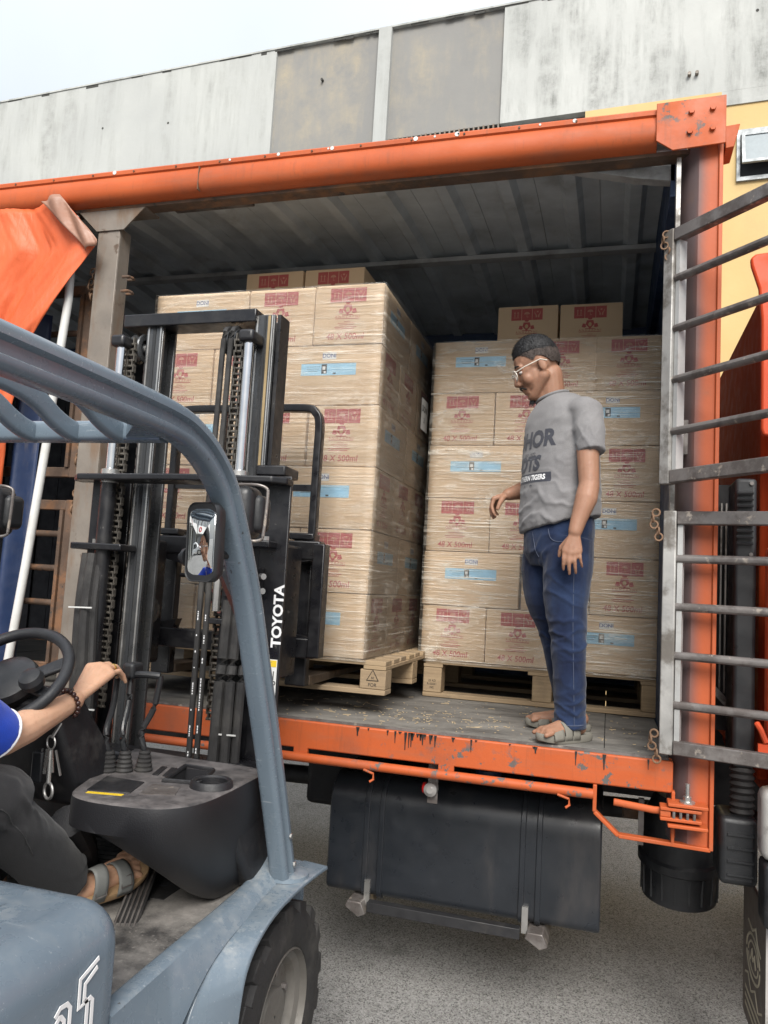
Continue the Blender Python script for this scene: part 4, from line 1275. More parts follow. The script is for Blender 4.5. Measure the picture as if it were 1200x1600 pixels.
# hood, frame, counterweight
hood = MB().box(-2.0, -.995, -2.62, -1.41, .50, .99).build('engine_hood', M['fork_blue'], fork, bevel=.10, seg=7, smooth=60)
MB().box(-1.97, -1.03, -2.62, -.25, .22, .62).build('frame', M['fork_blue'], fork, bevel=.02)
MB().prism([(-2.05, -2.6, .25), (-2.05, -3.25, .35), (-2.05, -3.3, .9), (-2.05, -2.65, 1.05)], (1.1, 0, 0)).build('counterweight', M['fork_blue'], fork, bevel=.06, seg=4)
t25 = plane_matrix((-.994, -1.612, .815), (0, 1, .03), (0, 0, 1))
def ribbon(pts, w):
    return MB(t25).tube([(x, y, .0014) for x, y in pts], 1, prof=[(-w / 2, -.0008), (w / 2, -.0008), (w / 2, .0008), (-w / 2, .0008)], up=(0, 0, 1))
for o_ in (0, .0165):                                    # double stroked numerals
    ribbon([(.075 - o_ * .2, .085 - o_), (.018 + o_, .068 - o_), (.018 + o_, .012 + o_ * .4), (.055 - o_, .016 + o_ * .2), (.062 - o_, .008), (.062 - o_, -.08)], .0095).build('numeral', M['white_print'], hood)
    ribbon([(-.052, .030 - o_), (-.038, .042 - o_), (-.018 - o_, .040 - o_), (-.008 - o_, .028 - o_), (-.008 - o_, -.03), (-.05, -.08)], .0095).build('numeral', M['white_print'], hood)
place_text('TOYOTA', .042, plane_matrix((-.994, -1.688, .79), (0, 1, .03), (0, 0, 1)) @ Matrix.Translation((0, 0, .0012)), M['white_print'], hood, bold=.0015, sx=1.15, align='RIGHT')
MB().box(-2.002, -.9935, -2.62, -1.46, .555, .561).build('hood_gap', M['dark_void'], hood)
for y, z in ((-1.60, .60), (-1.9, .60), (-2.3, .60)):
    MB().cyl((-.995, y, z), (-.989, y, z), .011, n=6).build('bolt', M['zinc'], hood)
for y, z in ((-.60, .80), (-.645, .90)):
    MB().cyl((-.943, y - .005, z), (-.937, y - .005, z), .009, n=6).build('bolt', M['zinc'], guard)
# seat
MB().box(-1.76, -1.30, -2.15, -1.60, 1.00, 1.14).build('seat_cushion', M['plastic_black'], fork, bevel=.04, seg=4)
MB().box(-1.75, -1.31, -2.24, -2.10, 1.10, 1.62).build('seat_back', M['plastic_black'], fork, bevel=.05, seg=4)
# floor, sill, fender, wheel
fl = MB().box(-1.95, -1.06, -1.45, -.60, .70, .74).build('floor_plate', M['floor_mat'], fork, bevel=.004)
MB().lathe((-1.15, -.68, .739), (0, 0, 1), [(.03, 0), (.026, .005), (.008, .006), (.008, .018), (.004, .02)], 14).build('floor_stud', M['zinc'], fl)
MB().box(-1.37, -1.24, -.88, -.62, .7395, .742).build('floor_patch', M['rubber'], fl, bevel=.002)
for (x, y) in ((-1.30, -.78), (-1.29, -.90)):
    MB().cyl((x, y, .7425), (x, y, .744), .016, n=12).build('drain_hole', M['dark_void'], fl)
sl_y = [-.52, -.57, -.64, -.74, -.9, -1.1, -1.3, -1.46]
sl_t = [.845, .835, .795, .772, .763, .76, .756, .75]
sl_b = [.76, .757, .745, .738, .73, .685, .55, .50]
rings = [[(-1.062, y, t_ - .02), (-1.052, y, t_ - .003), (-1.045, y, t_), (-1.012, y, t_), (-1.003, y, t_ - .006), (-.968, y, b_), (-1.02, y, b_ - .06), (-1.062, y, b_ - .06)] for y, t_, b_ in zip(sl_y, sl_t, sl_b)]
rings = [smooth_path([r[i] for r in rings], 4) for i in range(8)]
sill = MB().loft([[rings[i][k] for i in range(8)] for k in range(len(rings[0]))]).build('side_sill', M['fork_blue'], fork, smooth=40)
for k in range(3):
    MB().cyl((-1.03 - .012 * k, -.66 - .05 * k, .76), (-1.03 - .012 * k, -.66 - .05 * k, sl_t[3] + .012 - .012 * k), .007, n=10).build('hole', M['dark_void'], sill)
fo = smooth_path([(-.885, -.44, .752), (-.89, -.55, .757), (-.90, -.69, .752), (-.90, -.84, .742), (-.90, -.945, .71), (-.90, -1.005, .66), (-.90, -1.03, .59), (-.90, -1.045, .5), (-.90, -1.06, .36)], 4)
fi = smooth_path([(-.975, -.43, .755), (-.975, -.54, .758), (-.975, -.68, .752), (-.975, -.86, .735), (-.975, -1.04, .70), (-.975, -1.12, .655), (-.975, -1.17, .60), (-.975, -1.2, .5), (-.975, -1.22, .36)], 4)
fr = [(a, b, b - Vector((0, .0, .014)) - Vector((.02, 0, 0)), a - Vector((0, -.006, .014))) for a, b in zip(fo, fi)]
MB().loft([list(r) for r in fr]).build('fender', M['fork_blue'], fork, bevel=.004, smooth=40)
MB().box(-1.13, -.975, -.60, -.44, .742, .756).build('fender_top', M['fork_blue'], fork, bevel=.004)
MB().lathe((-.975, -.585, .70), (0, 0, 1), [(.075, .055), (.072, .066), (.05, .072)], 20).build('pillar_foot', M['fork_blue'], fork)
MB().cyl((-.925, -.55, .757), (-.925, -.55, .764), .012, n=6).build('bolt', M['zinc'], fork)
def fork_wheel(xo, y, r, w, s_):
    """xo: outer face x; s_: +1 right side"""
    tp_ = [(r * .60, -.0), (r * .62, .004), (r * .80, .012), (r * .90, .004), (r * .935, -.012), (r * .935, -w + .012), (r * .90, -w), (r * .62, -w + .004), (r * .6, -w), (r * .6, 0)]
    wh = MB().lathe((xo, y, r), (s_, 0, 0), tp_, 48, cap=False).build('wheel', M['rubber'], fork, label='solid tyred front wheel' if y > -1 else None)
    n = 17
    for k in range(n):
        for side in (0, 1):
            a0 = (k + .5 * side) / n * math.tau
            rings = []
            for u in (0, 1):
                a = a0 + u * .19
                sk = .08 * (1 if side == 0 else -1)
                x0, x1 = (.004, -w * .47) if side == 0 else (-w * .53, -w - .004)
                q = []
                for (xx, rr, da) in ((x0 + .004 * (1 if side == 0 else -1), r * .86, 0), (x0 - .003 * (1 if side == 0 else -1), r * 1.0, .0), (x1, r * 1.0, .1), (x1, r * .92, .1)):
                    ang = a + da
                    q.append((xo + s_ * xx, y + rr * math.cos(ang), r + rr * math.sin(ang)))
                rings.append(q)
            MB().loft(rings).build('tread_block', M['rubber'], wh, bevel=.004)
    MB().lathe((xo, y, r), (s_, 0, 0), [(r * .605, -.004), (r * .58, .002), (r * .56, -.02), (r * .50, -.03), (r * .46, -.055), (r * .25, -.055), (r * .24, -.03), (r * .12, -.028), (.004, -.027)], 40, cap=False).build('rim', M['rim_blue'], wh)
    for k in range(6):
        a = k / 6 * math.tau + .3
        p = Vector((xo - s_ * .055, y + r * .36 * math.cos(a), r + r * .36 * math.sin(a)))
        MB().cyl(p, p + Vector((s_ * .016, 0, 0)), .012, n=6).build('wheel_nut', M['gate_dark'], wh)
    return wh
w1 = fork_wheel(-.945, -.61, .335, .19, 1)
fork_wheel(-2.055, -.61, .335, .19, -1)
fork_wheel(-1.0, -2.75, .27, .16, 1)
fork_wheel(-2.0, -2.75, .27, .16, -1)
for i, t_ in enumerate(('W', 'E')):
    pass
mm_ = plane_matrix((-.945 + .0105, -.61 + .02, .335 - .19), (0, 1, 0), (0, 0, 1))
MB().tube([(-.938, -.55, .19), (-.937, -.545, .215), (-.937, -.56, .235), (-.937, -.54, .245), (-.937, -.535, .265)], .0035, 6).build('chalk_mark', M['white_print'], w1)

# dashboard console
top = [(-1.55, -.62), (-1.50, -.80), (-1.42, -1.06), (-1.385, -1.15), (-1.34, -1.19), (-1.26, -1.205), (-1.13, -1.19), (-1.07, -1.155), (-1.035, -1.10), (-1.02, -1.0), (-1.02, -.8), (-1.035, -.69), (-1.12, -.655), (-1.3, -.65)]
def ringz(poly, z, cx=-1.27, cy=-.9, s_=1.0, zf=None):
    return [(cx + (x - cx) * s_, cy + (y - cy) * s_, (zf(x, y) if zf else 0) + z) for x, y in poly]
def skirt(x, y):
    zb = float(np.interp(x, [-1.45, -1.26, -1.15, -1.08, -1.03], [1.03, 1.02, .96, .82, .748]))
    return min(zb, float(np.interp(y, [-1.1, -.85, -.75], [1.1, .9, .76])))
rg = [ringz(top, -.002, s_=.93, zf=skirt), ringz(top, -.004, s_=.985, zf=skirt), ringz(top, 0, s_=1.0, zf=lambda x, y: skirt(x, y) + .012), ringz(top, 1.02, s_=1.012), ringz(top, 1.082, s_=1.012), ringz(top, 1.095, s_=1.004), ringz(top, 1.0985, s_=.98), ringz(top, 1.0985, s_=.90)]
def recede(r):
    return [(x - .25 * max(0, .99 - z) * (1 if x > -1.3 else 0), min(y + 1.1 * max(0, .99 - z), -.6), z) for x, y, z in r]
rg = [recede(r) if k < 3 else r for k, r in enumerate(rg)]
rg = [smooth_path([Vector(p) for p in r] + [Vector(r[0])], 3)[:-1] for r in rg]
tq = [(-1.225, -.955), (-1.125, -.935), (-1.165, -.775), (-1.265, -.77)]
cxm = sum(p[0] for p in tq) / 4; cym = sum(p[1] for p in tq) / 4
CUP = (-1.085, -.93)
def carve(mb, cutters):
    """cut wells into a shape, return the finished mesh"""
    o = bpy.data.objects.new('c', mb.mesh('c', smooth=0)); COL.objects.link(o)
    tmp = []
    for c in cutters:
        k = bpy.data.objects.new('k', c.mesh('k', smooth=0)); COL.objects.link(k); tmp.append(k)
        m = o.modifiers.new('b', 'BOOLEAN'); m.operation = 'DIFFERENCE'; m.solver = 'EXACT'; m.object = k
    me = bpy.data.meshes.new_from_object(o.evaluated_get(bpy.context.evaluated_depsgraph_get()))
    for k in tmp + [o]: bpy.data.objects.remove(k)
    return me
cm = carve(MB().loft(rg), [MB().loft([[(cxm + (x - cxm) * .82, cym + (y - cym) * .82, 1.045) for x, y in tq], [(x, y, 1.12) for x, y in tq]]), MB().cyl((CUP[0], CUP[1], 1.03), (CUP[0], CUP[1], 1.15), .042, .046, n=28)])
cm.transform(Matrix.Translation(-OFF[fork])); cm.shade_smooth(); cm.set_sharp_from_angle(angle=math.radians(40))
cons = link('dashboard', cm, M['cowl_top'], fork)
MB().prism([(-1.035, -.93, 1.06), (-1.035, -.66, 1.06), (-1.035, -.52, .84), (-1.035, -.52, .742), (-1.035, -.70, .742), (-1.035, -.80, .86)], (-.86, 0, 0)).build('dash_lower', M['cowl'], fork, bevel=.02, seg=3)
MB().box(-1.98, -1.06, -.62, -.50, .74, 1.08).build('cowl_panel', M['mast_black'], fork, bevel=.01)
MB().prism([(-1.42, -.80, 1.02), (-1.42, -1.05, 1.02), (-1.44, -1.20, 1.33), (-1.46, -1.06, 1.36)], (-.32, 0, 0)).build('steering_column', M['cowl'], fork, bevel=.02, seg=3)
MB().tube([(-1.43, -1.1, 1.0), (-1.46, -1.0, .9), (-1.5, -.9, .74)], .05, 12).build('column_tube', M['cowl'], fork)
MB().prism([(-1.36, -1.125, 1.0985), (-1.24, -1.10, 1.0985), (-1.27, -.985, 1.0985), (-1.40, -.98, 1.0985)], (0, 0, .0022)).build('lever_plate', M['cowl'], cons, bevel=.001)
MB().prism([(-1.215, -1.095, 1.0985), (-1.125, -1.06, 1.0985), (-1.155, -.985, 1.0985), (-1.24, -.99, 1.0985)], (0, 0, .0018)).build('data_plate', M['gate_dark'], cons)
MB().prism([(-1.345, -1.150, 1.0975), (-1.245, -1.130, 1.0975), (-1.248, -1.115, 1.0980), (-1.348, -1.135, 1.0980)], (0, 0, .0015)).build('yellow_sticker', M['yellow_sticker'], cons)
for dx in (0, .035):
    MB().prism([(-1.30 + dx, -.90, 1.0985), (-1.28 + dx, -.90, 1.0985), (-1.31 + dx, -.80, 1.0985), (-1.33 + dx, -.80, 1.0985)], (0, 0, .003)).build('vent_rib', M['cowl'], cons, bevel=.001)
# tray and cup holder: raised rims with dark wells
MB().tube([(x, y, 1.102) for x, y in tq], .008, 8, closed=True).build('tray_rim', M['cowl'], cons)
MB().lathe((CUP[0], CUP[1], 1.085), (0, 0, 1), [(.064, 0), (.061, .026), (.056, .033), (.050, .033), (.0455, .028), (.045, .012)], 32, cap=False).build('cup_holder', M['cowl'], cons)
# hydraulic levers with rubber boots
LV = [((-1.435, -.93), (-1.475, -.865, 1.385)), ((-1.395, -.905), (-1.425, -.865, 1.39)), ((-1.35, -.87), (-1.325, -.86, 1.385))]
for k, ((bx, by), hnd) in enumerate(LV):
    bt = []
    for i in range(11):
        rr = .026 - .0012 * i + (.003 if i % 2 else 0)
        bt.append((rr, i * .0062))
    bo = Vector((bx, by, 1.098))
    h = Vector(hnd)
    lv = MB().tube(smooth_path([bo + Vector((0, 0, .06)), bo + Vector((-.004, -.006, .075)), bo + Vector((-.012, -.006, .12)), h + (bo - h) * .35 + Vector((-.003, 0, 0)), h + Vector((0, 0, -.02)), h], 5), .0095, 10).build('hydraulic_lever', M['plastic_black'], fork)
    MB().lathe(bo, (0, 0, 1), bt, 20).build('boot', M['rubber'], lv)
    if k == 2:
        MB().tube([h, h + Vector((-.03, -.01, .002)), h + Vector((-.075, -.015, .0))], .011, 10).build('grip', M['plastic_black'], lv)
    if k == 1:
        MB().box(h.x - .016, h.x + .026, h.y - .03, h.y + .03, h.z - .02, h.z + .03).build('grip', M['plastic_black'], lv, bevel=.012, seg=4)
    if k == 0:
        MB().ell(h + Vector((0, -.01, 0)), .02, .035, .015).build('grip', M['plastic_black'], lv)
# steering wheel
SWC = Vector((-1.605, -1.19, 1.388)); SWN = Vector((.05, -.68, .73)).normalized()
a_, b_ = frame_from(SWN)
sw = MB().torus(SWC, SWN, .170, .0165, 56, 14).build('steering_wheel', M['wheel_black'], fork)
for a in (25, 155, 270):
    d = a_ * math.cos(math.radians(a)) + b_ * math.sin(math.radians(a))
    MB().bar(SWC + d * .05 - SWN * .02, SWC + d * .165, .045, .014, up=SWN).build('spoke', M['wheel_black'], sw, bevel=.005)
MB().lathe(SWC - SWN * .05, SWN, [(.045, -.04), (.075, 0), (.085, .03), (.078, .05), (.05, .062), (.0, .064)], 28, cap=False).build('hub', M['plastic_black'], sw)
kd = a_ * math.cos(math.radians(18)) + b_ * math.sin(math.radians(18))
best = None
for k in range(72):                                      # knob near the right end of the rim
    d = a_ * math.cos(k * math.tau / 72) + b_ * math.sin(k * math.tau / 72)
    sc = d.x * .9 - d.y * .3
    if best is None or sc > best[0]: best = (sc, d)
kd = best[1]
MB().lathe(SWC + kd * .118, SWN, [(.012, -.01), (.014, .01), (.03, .02), (.034, .04), (.028, .056), (.012, .062)], 22).build('spinner_knob', M['plastic_black'], sw)
MB().bar(SWC + kd * .11, SWC + kd * .168, .03, .014, up=SWN).build('knob_clamp', M['plastic_black'], sw, bevel=.003)
# pedals
ped = MB(plane_matrix((-1.325, -.86, .775), (.93, .36, 0), (-.33, .86, .22)))
ped.box(-.034, .034, -.26, .26, 0, .014)
pd = ped.build('accelerator_pedal', M['rubber'], fork, bevel=.005)
for k in range(5):
    MB(plane_matrix((-1.325, -.86, .775), (.93, .36, 0), (-.33, .86, .22))).box(-.029 + .0132 * k, -.024 + .0132 * k, -.25, .25, .014, .019).build('pedal_rib', M['gate_dark'], pd)
bp = plane_matrix((-1.49, -.86, .83), (1, .1, 0), (0, .75, .5))
br = MB(bp).box(-.075, .075, -.05, .05, 0, .014).build('brake_pedal', M['rubber'], fork, bevel=.01, seg=3)
for k in range(6): MB(bp).box(-.065, .065, -.042 + .015 * k, -.036 + .015 * k, .014, .018).build('pedal_rib', M['rubber'], br)
MB().tube([(-1.47, -.83, .84), (-1.45, -.76, .92), (-1.45, -.70, 1.0)], .009, 8).build('pedal_arm', M['zinc'], br)

# ---------------------------------------------------------- mast
mast = MB()
def channel(x0, x1, y0, y1, z0, z1, name, mat):
    t_ = .016
    m_ = MB()
    m_.box(x0, x1, y0, y0 + t_, z0, z1).box(x0, x1, y1 - t_, y1, z0, z1)
    xm = (x0 + x1) / 2
    m_.box(xm - .009, xm + .009, y0 + t_, y1 - t_, z0, z1)
    return m_.build(name, mat, fork, bevel=.003)
MB().box(-1.20, -1.092, -.4885, -.474, .12, 2.07).build('mast_rail_flange', M['mast_black'], fork, bevel=.003)
mo = channel(-1.235, -1.14, -.485, -.375, .12, 2.07, 'mast_outer_rail', M['mast_black'])
channel(-1.92, -1.815, -.485, -.375, .12, 2.07, 'mast_outer_rail', M['mast_black'])
channel(-1.30, -1.22, -.45, -.35, .3, 2.685, 'mast_inner_rail', M['mast_grease'])
channel(-1.765, -1.69, -.45, -.35, .3, 2.67, 'mast_inner_rail', M['mast_grease'])
MB().box(-1.219, -1.205, -.43, -.35, .3, 2.69).build('mast_wear_strip', M['mast_black'], fork)
for x0, x1, mt in ((-1.292, -1.286, 'zinc'), (-1.262, -1.254, 'dark_void'), (-1.246, -1.236, 'wear_tan'), (-1.231, -1.227, 'zinc')):
    MB().box(x0, x1, -.453, -.4503, .3, 2.68).build('channel_line', M[mt], fork)
for x0, x1, mt in ((-1.756, -1.75, 'zinc'), (-1.735, -1.722, 'dark_void'), (-1.703, -1.697, 'zinc')):
    MB().box(x0, x1, -.453, -.4503, .3, 2.66).build('channel_line', M[mt], fork)
MB().box(-1.86, -1.29, -.47, -.36, 2.655, 2.705).build('mast_top_beam', M['mast_black'], fork, bevel=.004)
MB().prism([(-1.98, -.52, 2.035), (-1.93, -.57, 2.035), (-1.5, -.60, 2.035), (-1.13, -.575, 2.035), (-1.09, -.53, 2.035), (-1.09, -.47, 2.035), (-1.98, -.47, 2.035)], (0, 0, .024)).build('mast_tie_plate', M['mast_black'], fork, bevel=.006, seg=3)
MB().box(-1.235, -1.12, -.49, -.36, 2.072, 2.11).build('mast_head_block', M['mast_black'], fork, bevel=.006)
MB().box(-1.94, -1.72, -.56, -.46, 1.775, 1.80).build('mast_bracket', M['mast_black'], fork, bevel=.005)
MB().box(-1.32, -1.13, -.56, -.46, 1.81, 1.835).build('mast_bracket', M['mast_black'], fork, bevel=.005)
for x, z in ((-1.30, 1.80), (-1.16, 1.835), (-1.86, 1.80)):
    MB().cyl((x, -.52, z), (x, -.52, z + .016), .011, n=6).build('bolt', M['zinc'], fork)
MB().box(-1.29, -1.17, -.56, -.49, 1.63, 1.74).build('hose_bracket', M['mast_black'], fork, bevel=.006)
for z in (1.66, 1.71):
    MB().cyl((-1.165, -.535, z), (-1.145, -.55, z), .011, n=8).build('bolt', M['zinc'], fork)
MB().box(-1.93, -1.11, -.40, -.32, .15, .28).build('mast_foot_beam', M['mast_black'], fork, bevel=.01)
place_text('TOYOTA', .050, plane_matrix((-1.108, -.4885, 1.575), (0, 0, 1), (-1, 0, 0)) @ Matrix.Translation((0, 0, .0012)), M['white_print'], mo, bold=.0018, sx=1.05)
# warning sticker with pictograms
st = MB().box(-1.152, -1.099, -.4902, -.4887, 1.215, 1.425).build('warning_sticker', M['sticker_white'], mo)
def ring_mark(x, z, r): MB().torus((x, -.491, z), (0, 1, 0), r, .0025, 20, 5).build('pictogram_ring', M['red_print_bright'], st)
ring_mark(-1.132, 1.355, .014); ring_mark(-1.132, 1.265, .014)
for z in (1.355, 1.265):
    MB().box(-1.137, -1.127, -.4915, -.4903, z - .009, z + .009).build('pictogram', M['red_print_bright'], st)
    MB().torus((-1.108, -.491, z - .01), (0, 1, 0), .006, .0018, 14, 5).build('pictogram', M['black_print'], st)
    MB().box(-1.112, -1.109, -.4915, -.4903, z, z + .03).build('pictogram', M['black_print'], st)
MB().box(-1.150, -1.101, -.4915, -.4903, 1.31, 1.3125).build('sticker_line', M['black_print'], st)
MB().box(-1.150, -1.101, -.4915, -.4903, 1.40, 1.422).build('sticker_band', M['yellow_sticker'], st)
# lift cylinders
for x in (-1.285, -1.825):
    MB().cyl((x, -.515, .2), (x, -.515, 2.06), .030, n=18).build('lift_cylinder', M['mast_black'], fork)
    MB().cyl((x, -.515, 2.06), (x, -.515, 2.56), .0185, n=18).build('lift_rod', M['chrome'], fork)
    MB().box(x - .03, x + .03, -.55, -.45, 2.555, 2.60).build('rod_cap', M['mast_black'], fork, bevel=.012, seg=3)
    MB().lathe((x, -.515, 2.03), (0, 0, 1), [(.034, 0), (.034, .05), (.022, .055)], 18).build('cylinder_gland', M['zinc'], fork)
# roller chains over pulleys
def roller_chain(x, y, z0, z1):
    m_ = MB()
    p = .0215
    z = z0
    k = 0
    while z < z1:
        w = .0165 if k % 2 else .0105
        for s_ in (-1, 1):
            m_.box(x + s_ * w - .0022, x + s_ * w + .0022, y - .009, y + .009, z - .004, z + p + .004)
        m_.cyl((x - .02, y, z), (x + .02, y, z), .0055, n=8)
        z += p; k += 1
    o = m_.build('lift_chain', M['chain'], fork, smooth=0)
    o['kind'] = 'stuff'
    return o
def pulley(x, y, z, r, w):
    pu = MB().lathe((x, y, z), (1, 0, 0), [(r * .3, -w), (r * .95, -w), (r, -w * .8), (r * .82, -w * .4), (r * .82, w * .4), (r, w * .8), (r * .95, w), (r * .6, w), (r * .55, w * .6), (r * .35, w * .6), (r * .3, w)], 32).build('chain_pulley', M['mast_grease'], fork)
    MB().cyl((x - w - .01, y, z), (x + w + .012, y, z), r * .28, n=14).build('pulley_pin', M['zinc'], pu)
for x in (-1.335, -1.795):
    pulley(x, -.43, 2.575, .058, .022)
    roller_chain(x, -.492, 1.2, 2.58)
    roller_chain(x, -.372, 1.5, 2.58)
# hydraulic hoses over hose pulleys
for x in (-1.372, -1.402):
    pulley(x, -.44, 2.585, .050, .012)
    hs = MB().tube(smooth_path([(x, -.392, 1.6), (x, -.390, 2.3), (x, -.390, 2.58), (x, -.42, 2.632), (x, -.46, 2.632), (x - .0, -.492, 2.58), (x - .0, -.50, 2.3), (x + .01, -.53, 1.9), (x + .02, -.55, 1.5), (x + .03, -.56, .85)], 4), .0105, 10).build('mast_hose', M['rubber'], fork)
    random.seed(int(abs(x) * 1000))
    zz = .95
    while zz < 1.62:
        L = random.uniform(.003, .009)
        px_ = np.interp(zz, [.85, 1.5, 1.9], [x + .03, x + .02, x + .01]); py_ = np.interp(zz, [.85, 1.5, 1.9], [-.56, -.55, -.53])
        MB().box(px_ - .0005, px_ + .0035, py_ - .0112, py_ - .0098, zz, zz + L).build('hose_print', M['white_print'], hs)
        zz += L + random.choice([.002, .003, .004, .05])
for k, (x, y, x2, r) in enumerate(((-1.885, -.55, -1.83, .017), (-1.85, -.56, -1.79, .02), (-1.825, -.545, -1.76, .016), (-1.28, -.55, -1.265, .02), (-1.245, -.545, -1.225, .018), (-1.21, -.53, -1.195, .016))):
    z1 = 1.76 if x < -1.5 else 1.62
    MB().tube(smooth_path([(x, y + .02, z1), (x + .005, y, z1 - .2), ((x + x2) / 2, y - .02, 1.3), (x2, y - .04, .85)], 5), r, 10).build('hydraulic_hose', M['rubber'], fork)
for z, x0, x1 in ((1.56, -1.90, -1.80), (1.17, -1.28, -1.19), (1.2, -1.84, -1.75)):
    MB().bar((x0, -.585, z), (x1, -.585, z + .003), .003, .005).build('cable_tie', M['pole_white'], fork)
MB().tube([(-1.42, -.5, 1.7), (-1.36, -.52, 1.63), (-1.30, -.5, 1.60)], .013, 8).build('hose_elbow', M['rubber'], fork)
MB().cyl((-1.33, -.53, 1.58), (-1.33, -.53, 1.74), .014, n=10).build('adjuster_rod', M['zinc'], fork)
MB().box(-1.36, -1.28, -.55, -.5, 1.535, 1.555).build('adjuster_plate', M['mast_black'], fork, bevel=.003)

# carriage, side shifter, load backrest, forks
CX = -1.54
for z0, z1, nm in ((1.79, 1.866, 'carriage_bar'), (1.395, 1.475, 'carriage_bar')):
    MB().box(CX - .415, CX + .415, -.085, -.02, z0, z1).build(nm, M['mast_black'], fork, bevel=.006)
for s_ in (-1, 1):
    MB().box(CX + s_ * .415 - .025, CX + s_ * .415 + .025, -.095, -.03, 1.40, 1.855).build('carriage_end_plate', M['mast_black'], fork, bevel=.005)
    MB().box(CX + s_ * .31 - .04, CX + s_ * .31 + .04, -.27, -.10, 1.33, 1.84).build('carriage_side_plate', M['mast_black'], fork, bevel=.012)
    MB().lathe((CX + s_ * .31 - .05 * s_, -.22, 1.55), (-s_, 0, 0), [(.05, 0), (.05, .02), (.02, .022)], 20).build('carriage_roller', M['mast_grease'], fork)
    for z, q in ((1.79, -1), (1.475, 1)):
        xx = CX + s_ * .39
        MB().prism([(xx - s_ * .0, -.08, z), (xx - s_ * .16, -.08, z), (xx - s_ * .175, -.08, z + q * .04)], (0, .05, 0)).build('corner_web', M['mast_black'], fork)
    fx_ = CX + s_ * .315
    fo_ = MB().box(fx_ - .045, fx_ + .045, -.018, .028, 1.275, 1.872).build('fork', M['mast_black'], fork, bevel=.006)
    MB().prism([(fx_ - .05, .028, 1.315), (fx_ - .05, 1.05, 1.300), (fx_ - .05, 1.08, 1.288), (fx_ - .05, .028, 1.275)], (.10, 0, 0)).build('fork_blade', M['fork_steel'], fo_, bevel=.004)
    MB().box(fx_ - .055, fx_ + .055, -.05, .03, 1.872, 1.90).build('fork_hook', M['mast_black'], fo_, bevel=.006)
br_ = MB()
def rbar(p, q): br_.bar(p, q, .03, .03)
BXL, BXR, BT = -1.86, -1.185, 2.43
pth = smooth_path([(BXR, -.02, 1.84), (BXR, -.02, 2.2), (BXR, -.02, 2.36), (BXR - .02, -.02, 2.41), (BXR - .07, -.02, 2.43), (CX, -.02, 2.43), (BXL + .07, -.02, 2.43), (BXL + .02, -.02, 2.41), (BXL, -.02, 2.36), (BXL, -.02, 2.2), (BXL, -.02, 1.84)], 5)
bk = MB().tube(pth, 1, prof=rr_profile(.032, .042, .006), up=(0, 1, 0)).build('load_backrest', M['mast_black'], fork, smooth=40)
for z in (2.09,):
    MB().bar((BXL + .016, -.02, z), (BXR - .016, -.02, z), .022, .026).build('backrest_bar', M['mast_black'], bk)
for x in (-1.405, -1.63):
    MB().bar((x, -.02, 1.866), (x, -.02, 2.414), .022, .022, up=(0, 1, 0)).build('backrest_bar', M['mast_black'], bk)
MB().box(-1.42, -1.34, -.12, .0, 1.30, 1.395).build('shifter_foot', M['mast_black'], fork, bevel=.01)
MB().cyl((-1.38, -.13, 1.345), (-1.38, -.115, 1.345), .018, n=16).build('shifter_pin', M['zinc'], fork)
MB().cyl((-1.72, -.12, 1.765), (-1.3, -.12, 1.765), .022, n=14).build('shift_cylinder', M['mast_black'], fork)
MB().cyl((-1.72, -.13, 1.70), (-1.50, -.13, 1.70), .009, n=10).build('shift_pipe', M['mast_black'], fork)

# head lamps with wire guard
def lamp(cx, cy, cz):
    l_ = MB().box(cx - .065, cx + .045, cy - .07, cy + .04, cz - .085, cz + .085).build('head_lamp', M['plastic_black'], fork, bevel=.03, seg=4)
    MB().box(cx + .01, cx + .068, cy - .03, cy + .05, cz - .06, cz + .06).build('lamp_rim', M['plastic_black'], l_, bevel=.022, seg=4)
    MB().tube(smooth_path([(cx - .0, cy - .06, cz + .085), (cx + .06, cy - .06, cz + .085), (cx + .09, cy - .05, cz + .075), (cx + .095, cy - .05, cz + .05), (cx + .09, cy - .05, cz - .06), (cx + .08, cy - .05, cz - .085), (cx + .04, cy - .06, cz - .09), (cx - .01, cy - .06, cz - .09)], 4), .005, 8).build('lamp_guard', M['gate_dark'], l_)
    MB().box(cx - .075, cx + .012, cy - .082, cy - .07, cz - .09, cz + .01).build('lamp_back', M['mast_black'], l_, bevel=.01)
    MB().bar((cx, cy, cz - .08), (cx - .02, cy - .1, cz - .18), .02, .012).build('lamp_arm', M['mast_black'], l_)
lamp(-1.115, -.78, 1.905)
lamp(-2.07, -.78, 1.885)
MB().bar((-1.135, -.88, 1.725), (-1.01, -.98, 1.60), .025, .02).build('lamp_stay', M['mast_black'], fork)
MB().bar((-2.09, -.88, 1.705), (-2.02, -.98, 1.60), .025, .02).build('lamp_stay', M['mast_black'], fork)
